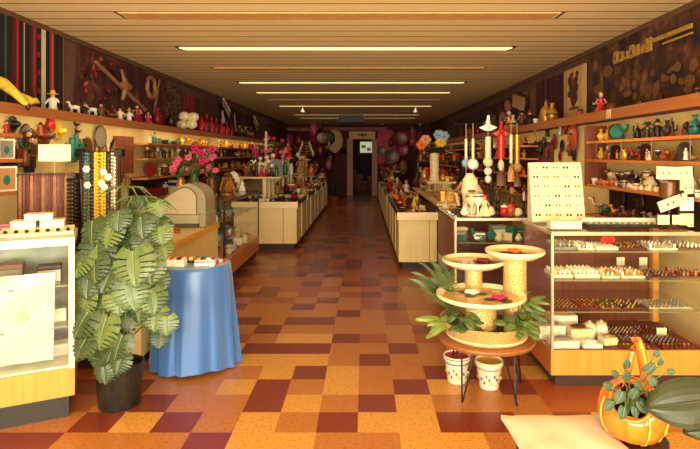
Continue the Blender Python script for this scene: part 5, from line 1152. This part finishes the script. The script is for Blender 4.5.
bush(FX-.18, FY-.16, 12, .08, .425, .54, .075, m_dk, 'small round-leaved plant in the fountain planter, left side', 1, .45)
bush(FX+.15, FY-.17, 14, .08, .425, .54, .07, m_lea, 'small trailing plant in the fountain planter, right front', 2, .45)
bush(FX+.2, FY+.0, 12, .12, .425, .60, .095, m_lea, 'long-leaved plant leaning out of the fountain planter on the right', 3, .18, out=(0, .9))
bush(FX-.24, FY-.06, 6, .1, .42, .5, .13, m_yel, 'yellow-green strap leaves spilling left from the fountain planter', 5, .2, out=(pi, .5))
def spiky(x, y, z, n, L, m, label, seed, up=.8, spread=(0, 2*pi), w=.012):
    q = random.Random(seed); t = thing('spiky_plant', (x, y, z), 0, label, 'plant')
    for i in range(n):
        a = q.uniform(*spread); l = L*q.uniform(.6, 1); e = q.uniform(.3, 1)*up
        d = V((cos(a), sin(a)*.7, 0)); side = V((-sin(a), cos(a), 0)); pts = []
        for k in range(6):
            u = k/5; pts.append(V((0, 0, 0))+d*(l*u*(1-.35*e))+V((0, 0, l*(e*u*1.5-1.0*u*u*.9))))
        vs = []; fs = []
        for k, p in enumerate(pts):
            ww = w*sin(pi*min(.98, .15+.85*k/5)); vs += [p-side*ww, p+V((0, 0, -.3*ww)), p+side*ww]
        for k in range(5):
            b_ = k*3; fs += [(b_, b_+1, b_+4, b_+3), (b_+1, b_+2, b_+5, b_+4)]
        MB().add(vs, fs).build('leaf', m, t, True, flat=True)
    MB().tube([(0, 0, -.03), (0, 0, .02)], .012, 6).build('crown', m_stem, t)
    return t
# palm in its own pot beyond the fountain
PXX, PYY = FX-.19, FY+.12
t = thing('feather_palm', (PXX, PYY, .425), 0, 'feathery green palm growing from the back left of the fountain planter', 'plant')
q = random.Random(8); m_palm = leafmat('palm_green', (60, 80, 34), (84, 102, 50))
for i in range(15):
    a = R(105+i*11); l = q.uniform(.16, .3); hh = q.uniform(.14, .36); pts = []
    for k in range(9): u = k/8; pts.append(V((cos(a)*l*u, sin(a)*l*u*.6, hh*(1.7*u-.75*u*u)+.05*u)))
    st = MB().tube(pts, [.005]*7+[.003, .002], 5).build('frond', m_stem, t, True)
    m2 = MB()
    for k in range(2, 9):
        for f_ in (0, .5):
            if k == 8 and f_: continue
            p = pts[k]*(1-f_)+pts[min(8, k+1)]*f_; sd = V((-sin(a), cos(a)*.6, 0)); dr = (pts[min(8, k+1)]-pts[k-1]).normalized()
            for s_ in (-1, 1):
                e = p+dr*.07+sd*s_*.08*(1.15-k/10)+V((0, 0, -.02)); w_ = V((0, 0, .003))+dr*.002
                m2.add([p-w_, p+w_, p*.4+e*.6+w_*.8, e], [(0, 1, 2, 3)])
    m2.build('leaflets', m_palm, st, flat=True)
spiky(FX+.22, FY+.11, .43, 24, .36, m_yel, 'yellow-green spiky plant leaning from the right of the fountain planter', 4, 1.0, (-.9, 1.6), w=.012)
# painted flower pots under the stand
for i, (x, y, r) in enumerate([(.625, 3.55, .085), (.82, 3.46, .085)]):
    t = thing('painted_flowerpot', (x, y, 0), 0, f'white flowerpot with painted {"red bands" if i == 0 else "yellow and blue flowers"} under the fountain stand, {"left" if i == 0 else "right"} one', 'flowerpot', 'white flowerpots under the stand')
    MB().lathe([(.058, 0), (.062, .004), (.083, .15), (.09, .155), (.09, .18), (.084, .18), (.076, .14), (.05, .01)], 28).build('pot_body', pc('white'), t, True)
    for zz, c in ((.168, 'red' if i == 0 else 'yellow'), (.135, 'blue' if i == 0 else 'orange')): rr_ = .0905 if zz > .155 else .0825; MB().lathe([(rr_, zz-.003), (rr_+.0015, zz), (rr_, zz+.003)], 28).build('painted_band', pc(c), t, True)
    for k in range(28):
        a = k*2*pi/28; z = .05+.045*((k*5) % 3)/2; rr_ = .062+.021*z/.15+.0035
        MB().ell((rr_*cos(a), rr_*sin(a), z), (.006, .006, .010), 7, 5).build('painted_flower', pc(['red', 'yellow', 'blue', 'green', 'orange'][k % 5]), t, True)

#@@CASEA
# ------------------------------------------------------------------ goods in and on the right showcase
q = random.Random(21)
m_tray = [mat('tray_cream', (238, 226, 186), .6), mat('tray_maroon', (92, 40, 34), .7), mat('tray_brown2', (120, 76, 50), .7)]
def tray(x, y, z, w, dp, h, m, cols, n, label, rz=0, name='jewelry_tray', bits='ell'):
    t = thing(name, (x, y, z), rz, label, 'tray', 'jewelry trays in the right showcase')
    MB().bbox(-w/2, w/2, -dp/2, dp/2, 0, h, .002).build('tray_body', m, t)
    nx = max(2, int(w/.026)); ny = max(1, int(dp/.035)); c = {}
    for i in range(nx):
        for j in range(ny):
            cc = q.choice(cols); b_ = c.setdefault(cc, MB()); xx = -w/2+(i+.5)*w/nx; yy = -dp/2+(j+.5)*dp/ny
            if bits == 'ell': b_.ell((xx, yy, h+.005), (.008*q.uniform(.7, 1.2), .010, .007), 6, 4)
            elif bits == 'bar': b_.tube([(xx-.008, yy-.014, h+.003), (xx+.008, yy+.014, h+.003)], .0045, 5)
            elif bits == 'up': b_.ell((xx, yy, h+.012), (.009, .008, .016), 6, 5)
    for cc, b_ in c.items(): o = b_.build('jewelry_pieces', pc(cc), t); o['kind'] = 'stuff'
    return t
lvl = {AS[0]: 'top', AS[1]: 'middle', AS[2]: 'lower'}
def shelfrow(z, specs):
    x = AX+.05
    for i, (w, kind, c, cols, bits, h) in enumerate(specs):
        lab = f'{kind}, {ordn(i)} on {lvl[z]} right showcase shelf'
        tray(x+w/2, AY+.2+q.uniform(-.01, .01), z, w-.012, .2, h, c, cols, 0, lab, bits=bits); x += w
W_, MA, BR = m_tray
shelfrow(AS[0], [(.16, 'grey dish of trinkets', mat('dish_grey', (120, 126, 110), .4), ['silver', 'grey'], 'up', .02), (.12, 'cream tray of white trinkets', W_, ['white', 'silver'], 'up', .012), (.16, 'white tray beside red roses', W_, ['white'], 'bar', .02), (.2, 'maroon tray of copper pieces', MA, ['brown', 'tan', 'gold'], 'ell', .012), (.2, 'cream tray of silver trinkets', W_, ['white', 'silver', 'grey'], 'up', .012), (.18, 'brown tray of silver trinkets', BR, ['silver', 'white'], 'up', .012)])
shelfrow(AS[1], [(.14, 'white row of shell trinkets', W_, ['white', 'cream'], 'up', .022), (.18, 'white tray of shell flowers', W_, ['white'], 'up', .026), (.13, 'cream tray of gold beads', W_, ['gold', 'cream'], 'up', .016), (.17, 'white tray of pale bracelets', W_, ['cream', 'white', 'gold'], 'up', .016), (.22, 'maroon tray of brooches', MA, ['silver', 'tan', 'brown'], 'ell', .012), (.2, 'brown tray of small brooches', BR, ['tan', 'silver', 'crimson'], 'up', .012)])
shelfrow(AS[2], [(.18, 'maroon tray of slanting gold bars', MA, ['gold', 'tan'], 'bar', .01), (.14, 'maroon tray of orange beads', MA, ['gold', 'terracotta'], 'ell', .01), (.14, 'brown tray of red and green charms', BR, ['yellow', 'crimson', 'green'], 'bar', .01), (.18, 'dark tray of yellow checked charms', MA, ['yellow', 'cream', 'black'], 'bar', .01), (.3, 'pale tray of grey chains', mat('tray_grey', (176, 170, 140), .6), ['silver', 'grey', 'cream'], 'bar', .01)])
for i in range(2):
    o = MB(); 
    for k in range(6): a = k*pi/3; o.ell((.012*cos(a), .003*sin(3*a), .012*sin(a)), (.013, .010, .013), 7, 5)
    o = o.build('red_rose', pc('red'), smooth=True, loc=(1.66+.045*i, AY+.2, AS[0]+.052)); o.scale = (1.3, 1.3, 1.3); tag(o, f'bright red artificial rose in the right showcase, {"left" if i == 0 else "right"} one of the pair', 'rose', 'red roses in the right showcase')
    MB().tube([(0, 0, -.028), (0, 0, -.01)], .003, 5).build('stem', pc('green'), o)
# deck
DK = .234
def carton(x, y, z, w, dp, h, rz, lab, c='white', top='grey'):
    t = thing('gift_carton', (x, y, z), rz, lab, 'box', 'white cartons in the right showcase'); MB().bbox(-w/2, w/2, -dp/2, dp/2, 0, h, .003).build('carton_body', pc(c), t)
    MB().ell((0, 0, h), (w*.36, dp*.34, .018), 12, 6).build('cloth_contents', pc(top), t, True)
carton(1.34, 3.56, DK, .18, .12, .05, .03, 'white carton at the front left corner of the showcase deck'); carton(1.31, 3.72, DK, .18, .12, .1, -.05, 'white carton behind the corner one on the showcase deck', top='silver')
carton(1.52, 3.55, DK, .13, .1, .03, 0, 'flat white carton beside the corner carton', top='white'); carton(1.50, 3.70, DK, .16, .13, .085, .1, 'cream carton in the middle of the carton pile', 'cream', 'brown')
carton(1.44, 3.86, DK, .2, .12, .13, 0, 'tall white carton at the back of the pile', top='tan'); carton(1.66, 3.60, DK, .1, .08, .05, .2, 'small cream carton at the right of the pile', 'cream', 'tan')
for i, (x, y) in enumerate(((1.59, 3.72), (1.68, 3.74))): put('jar', 'white', 'cream', (x, y, DK), .12, .2*i, f'on the showcase deck beside the cartons, {"left" if i == 0 else "right"} one', 'white jars on the showcase deck')
k = 0
for x, y, w, dp, m_, cols, bits, nm in [(1.86, 3.84, .24, .14, MA, ['silver', 'tan', 'cream'], 'bar', 'maroon tray of silver spoons'), (2.12, 3.86, .24, .14, MA, ['silver', 'crimson'], 'bar', 'dark tray of silver and red spoons'), (1.82, 3.66, .2, .14, MA, ['brown', 'silver'], 'ell', 'maroon tray of coins'), (2.05, 3.66, .2, .14, MA, ['silver', 'grey'], 'bar', 'dark tray of grey pens'), (1.84, 3.52, .22, .1, BR, ['brown', 'tan', 'crimson'], 'ell', 'brown tray of copper buttons'), (2.08, 3.52, .22, .1, MA, ['red', 'brown', 'tan'], 'ell', 'maroon tray of red buttons')]:
    tray(x, y, DK, w, dp, .012, m_, cols, 0, f'{nm} on the deck of the right showcase', bits=bits); k += 1
t = thing('price_card', (2.12, 3.76, DK), 0, 'small white price card standing on the showcase deck', 'card'); MB().box(-.035, .035, 0, .002, 0, .055).build('card', W_, t); MB().box(-.03, .03, .002, .02, 0, .002).build('card_foot', W_, t)
for i, (x, z, y) in enumerate(((1.62, AS[0]-.12, 3.98), (1.79, AS[0]-.12, 3.98))):
    t = thing('price_card', (x+.3, 3.95, AS[1]), 0, f'white price card standing at the back of the middle glass shelf, {"left" if i == 0 else "right"} one', 'card', 'price cards on the middle glass shelf'); MB().box(-.03, .03, 0, .002, 0, .06).build('card', W_, t); MB().box(-.025, .025, .002, .018, 0, .002).build('card_foot', W_, t)
# earring card stand on top
t = thing('earring_card_stand', (1.44, 3.98, AT), 0, 'tiered cream stand covered with earring cards on the right showcase', 'display stand')
MB().prism([(-.045, 0), (.07, 0), (.07, .44), (.035, .44)], -.185, .19, 'x').build('stand_body', m_white, t)
pap = mat('card_cream', (232, 218, 172), .7, var=.04)
for r in range(6):
    z = .012+.07*r; y = -.05+.014*r-.004
    for c in range(5):
        x = -.15+.077*c
        o = MB().add([(x-.04, y-.024, z), (x+.04, y-.024, z+.002), (x+.044, y+.012, z+.084), (x-.044, y+.012, z+.082), (x-.04, y-.022, z), (x+.04, y-.022, z+.002), (x+.044, y+.014, z+.084), (x-.044, y+.014, z+.082)], [(0, 1, 2, 3), (7, 6, 5, 4), (0, 4, 5, 1), (1, 5, 6, 2), (2, 6, 7, 3), (3, 7, 4, 0)]).build('earring_card', pap, t)
        cc = ['dark brown', 'gold', 'tan', 'silver'][(r*3+c) % 4] if not (c == 3 and r in (0, 3, 5)) else 'black'
        MB().ell((x-.01, y-.007, z+.045), (.008, .005, .010), 6, 4).ell((x+.014, y-.009, z+.045), (.008, .005, .010), 6, 4).build('earrings', pc(cc), o)
t = thing('white_box', (1.36, 3.6, AT), 0, 'long cream box on the front left corner of the right showcase', 'box'); MB().bbox(-.1, .11, -.04, .04, 0, .05, .003).build('box_body', m_white, t); MB().bbox(-.102, .112, -.042, .042, .04, .056, .003).build('lid', pc('cream'), t)
t = thing('velvet_tray', (1.83, 3.72, AT), R(-3), 'long black velvet tray with white rim on the right showcase', 'tray'); MB().bbox(-.27, .25, -.09, .09, 0, .02, .003).build('tray_body', pc('black'), t); MB().box(-.27, .25, .06, .1, .02, .05).build('rim', m_white, t)
for i in range(12): MB().ell((-.24+.04*i, -.03, .025), (.011, .009, .009), 7, 5).build('ring', pc('tan' if i % 2 else 'silver'), t)
# card tree at the right end
t = thing('card_tree', (2.15, 3.72, AT), 0, 'brown revolving stand with cream jewelry cards at the right end of the showcase', 'display stand')
MB().lathe([(.13, 0), (.12, .02), (.012, .03), (.012, .4)], 16).build('post', pc('dark brown'), t, True)
MB().lathe([(.04, .19), (.06, .2), (.06, .31), (.03, .33)], 14).build('drum', pc('brown'), t, True)
for i, (px, py, w, h, rz) in enumerate([(666, 173, .13, .085, .03), (684, 173, .12, .085, -.06), (671, 203.5, .165, .075, -.35), (664.5, 220, .08, .065, 0), (679.5, 220, .08, .065, 0), (690, 188, .06, .085, -.15), (687, 200, .035, .09, -.1)]):
    X, Y, Z = W(px, py, 3.6)
    o = MB().box(-w/2, w/2, -.002, .002, -h/2, h/2).build('jewelry_card', pap, t, loc=(X-2.15, 3.6-3.72+.004*i, Z-AT)); o.rotation_euler = (0, -rz*-1, 0)
    MB().ell((-.02, -.004, 0), (.008, .003, .010), 8, 5).ell((.02, -.004, 0), (.008, .003, .010), 8, 5).build('jewelry_piece', pc(['gold', 'silver', 'teal', 'cream', 'cream', 'gold', 'tan'][i]), o)
    MB().tube([(0, .003, 0), (0, .10, -.02 if i not in (3, 4) else -.02)], .003, 4).build('card_hook', pc('dark brown'), o)
t = thing('picture_rack', (2.19, 3.62, AT), 0, 'cropped rack of small pictures at the right image edge', 'rack')
MB().box(-.03, .08, .01, .02, 0, .42).build('rack_board', pc('dark brown'), t)
for z, c in ((.01, 'cream'), (.12, 'white'), (.26, 'cream')): MB().box(-.02, .07, 0, .01, z, z+.09).build('small_picture', pc(c), t)

#@@FORE
# ------------------------------------------------------------------ foreground right: cushion stool, gourd pot, leaves
m_cush = mat('cushion_cream', (214, 198, 176), .5, var=.05, scale=5)
t = thing('cushioned_stool', (.742, 1.87, .02), 0, 'cream vinyl cushioned stool cut off by the bottom edge', 'stool')
N = 14; vs = []; fs = []
def cpt(i, j, top):
    u, v = i/N*2-1, j/N*2-1; e = (1-abs(u)**3)*(1-abs(v)**3)
    w = .225*(1-.10*(1-abs(u))*abs(v)**2) ; x = u*(.2+.03*(-v if v < 0 else 0))*(1-.05*(1-v*v)*abs(u)); y = v*.22*(1-.05*(1-u*u)*abs(v))
    return (x, y, (.46+.05*e**.6+.004*sin(7*u+3*v)*e+.012*abs(u*v)) if top else .455-.03*e)
for top in (1, 0):
    for j in range(N+1):
        for i in range(N+1): vs.append(cpt(i, j, top))
M1 = (N+1)**2
for j in range(N):
    for i in range(N):
        a = j*(N+1)+i; fs.append((a, a+1, a+N+2, a+N+1)); fs.append((a+M1+N+1, a+M1+N+2, a+M1+1, a+M1))
for i in range(N):
    for (a, b_) in ((i, i+1), (N*(N+1)+i+1, N*(N+1)+i), ((i+1)*(N+1), i*(N+1)), (i*(N+1)+N, (i+1)*(N+1)+N)): fs.append((a, a+M1, b_+M1, b_))
MB().add(vs, fs).build('cushion', m_cush, t, True)
for x in (-.17, .17):
    for y in (-.16, .16): MB().tube([(x, y, 0), (x*.85, y*.85, .44)], [.012, .016], 8).build('leg', pc('dark brown'), t)
MB().box(-.17, .17, -.16, .16, .42, .435).build('seat_board', pc('dark brown'), t)
# stand and orange gourd pot
GX, GY, GZ = .965, 1.9, .505
t = thing('pot_pedestal', (GX+.02, GY, 0), 0, 'dark round pedestal under the orange gourd pot at the bottom edge', 'pedestal')
MB().lathe([(.1, 0), (.1, .02), (.03, .04), (.03, .475), (.09, .485)], 20).build('post', pc('dark brown'), t, True); MB().lathe([(.09, .485), (.1, .49), (.1, .505), (.09, .505)], 20).build('top_plate', pc('dark brown'), t, True)
m_or = blotch('gourd_orange', [(214, 92, 22), (226, 116, 32), (200, 74, 18)], 9, .18); m_or.node_tree.nodes['Principled BSDF'].inputs['Coat Weight'].default_value = .2
t = thing('gourd_planter', (GX, GY, GZ), 0, 'glossy orange gourd-shaped ceramic planter with tall neck handle', 'planter')
n1, n2 = 48, 18; vs = []; fs = []; keep = set()
prf = [(0.02, 0), (.06, .003), (.09, .02), (.108, .05), (.116, .085), (.112, .12), (.1, .15), (.082, .175), (.06, .195), (.035, .208), (0.01, .215)]
for k, (r, z) in enumerate(prf):
    for i in range(n1):
        a = 2*pi*i/n1; rr_ = r*(1-.07*abs(sin(a*4))**.6*0-.06*(1-abs(sin(a*4)))**3)
        vs.append((rr_*cos(a), rr_*sin(a), z))
def inhole(p): 
    # opening on the front left, facing the shop window
    c = V((-.04, -.07, .165)); return (V(p)-c).length < .061
for k in range(len(prf)-1):
    for i in range(n1):
        j = (i+1) % n1; f = (k*n1+i, k*n1+j, (k+1)*n1+j, (k+1)*n1+i)
        if not inhole(sum((V(vs[x]) for x in f), V())/4): fs.append(f)
g = MB().add(vs, fs).build('gourd_body', m_or, t, True)
sol = g.modifiers.new('wall', 'SOLIDIFY'); sol.thickness = .007; sol.offset = -1
m_yl = mat('gourd_stripe', (240, 170, 70), .25)
for k in range(8):
    a = 2*pi*(k)/8+.02
    if not (3.7 < a % (2*pi) < 4.6): MB().tube([((r*.99)*cos(a), (r*.99)*sin(a), z) for r, z in prf[1:7]], .0035, 5).build('stripe', m_yl, t)
hd = V((0, -1, 1)).normalized(); c0 = V((-.04, -.07, .162)); nrm = V((-.45, -.72, .5)).normalized(); u_ = nrm.cross(V((0, 0, 1))).normalized(); w_ = u_.cross(nrm)
MB().tube([tuple(c0+(u_*cos(i*pi/14)+w_*sin(i*pi/14))*.066+nrm*.012) for i in range(29)], .007, 8).build('opening_rim', m_or, t, True)
MB().ell(tuple(c0-nrm*.045), (.05, .05, .04), 12, 8).build('soil', pc('black'), t, True)
hpts = [(.055, .0, .16), (.042, -.01, .24), (.02, -.02, .32), (.006, -.025, .36), (-.006, -.025, .362), (-.014, -.03, .32), (-.036, -.035, .24), (-.07, -.03, .18)]
MB().tube(hpts, [.026, .019, .016, .014, .013, .012, .012, .013], 10).build('neck_handle', m_or, t, True)
MB().tube([(x+.0, y-.016, z) for x, y, z in hpts[:4]], .006, 5).build('stripe', m_yl, t)
# trailing plant in the gourd
tp = thing('trailing_plant', (GX-.05, GY-.08, GZ+.15), 0, 'green round-leaved trailing plant growing from the orange gourd planter', 'plant')
m_jade = leafmat('leaf_jade', (30, 50, 28), (50, 74, 44), .6)
for i, (px, py, s_, ax) in enumerate([(612, 402, .05, -2.6), (622, 392, .055, -2.2), (632, 398, .05, 1.2), (624, 408, .05, -1.9), (640, 402, .055, -.9), (612, 388, .045, 2.6), (628, 380, .045, 1.8), (627, 368, .04, 1.6), (646, 372, .05, .9), (652, 378, .045, -1.2), (662, 384, .035, -1.2), (650, 392, .045, -1.4), (640, 388, .04, 2.2), (655, 356, .03, 1), (668, 372, .03, .3), (660, 365, .03, 1.4), (618, 376, .035, 2.4), (635, 408, .04, -1.5)]):
    X, Y, Z = W(px, py, 1.76+.01*(i % 4)); X -= GX-.05; Y -= GY-.08; Z -= GZ+.15
    MB().tube([(0, .01, -.03), (X*.4, Y*.6, Z*.5+.02), (X, Y, Z)], .002, 4).build('vine', m_stem, tp)
    leafobj(tp, m_jade, (X, Y, Z), (cos(ax), -.3, sin(ax)), (0, -1, .4), s_*.82, slits=False, width=.42, droop=.2, nt=8)
# big leaf plant standing outside the frame to the right
BX, BY = 1.62, 1.75
t = thing('big_leaf_plant', (BX, BY, 0), 0, 'plant at the lower right edge reaching in with large dark green leaves', 'plant')
MB().lathe([(.12, 0), (.16, .3), (.14, .3), (0, .27)], 20).build('pot', pc('black'), t, True)
m_big = leafmat('big_leaf_green', (28, 36, 15), (42, 50, 23), .45)
for (px, py, d, tip, nrm_, s_) in [(712, 400, 1.72, (-1, -.1, -.06), (0, -.93, .5), .215), (728, 416, 1.8, (-1, -.1, -.3), (0, -.8, .6), .16)]:
    X, Y, Z = W(px, py, d)
    MB().tube([(0, 0, .27), ((X-BX)*.3, (Y-BY)*.3, Z*.8), (X-BX, Y-BY, Z)], [.01, .008, .005], 6).build('stem', m_stem, t)
    leafobj(t, m_big, (X-BX, Y-BY, Z), tip, nrm_, s_, slits=False, width=.36, droop=.16, nt=14, vein=mat('vein_olive', (56, 64, 30), .5))

#@@CAM
# ------------------------------------------------------------------ light, world, camera
w = bpy.data.worlds.new('street_daylight'); SC.world = w; w.use_nodes = True
bg = w.node_tree.nodes['Background']; bg.inputs['Color'].default_value = (1, .86, .66, 1); bg.inputs['Strength'].default_value = .8
def area(name, loc, rot, sx, sy, e, col):
    l = bpy.data.lights.new(name, 'AREA'); l.shape = 'RECTANGLE'; l.size = sx; l.size_y = sy; l.energy = e; l.color = col
    o = bpy.data.objects.new(name, l); COL.objects.link(o); o.location = loc; o.rotation_euler = rot; return o
area('shop_window_daylight', (-.19, YF-.02, 1.5), (R(97), 0, 0), 5.2, 2.0, 350, (1, .92, .74))
area('ceiling_fill_light', (-.19, YF-.04, .8), (R(128), 0, 0), 5.2, .8, 340, (1, .92, .70))  # added fill lamp aimed upward to brighten the ceiling
area('storeroom_lamp', (.1, YB+1.5, 2.5), (0, 0, 0), .6, .6, 3, (1, .7, .5))
cam = bpy.data.cameras.new('camera'); co = bpy.data.objects.new('camera', cam); COL.objects.link(co)
co.location = (0, 0, CH); co.rotation_euler = (R(90), 0, 0); cam.sensor_width = 36; cam.lens = 36*F/700
cam.shift_x = -(CX-350)/700; cam.shift_y = -(224.5-CY)/700; cam.clip_start = .05; cam.clip_end = 100
SC.camera = co
SC.cycles.transparent_max_bounces = 40
vs_ = SC.view_settings; vs_.view_transform = 'Standard'; vs_.look = 'None'; vs_.gamma = 1; vs_.use_curve_mapping = False; vs_.exposure = -0.15
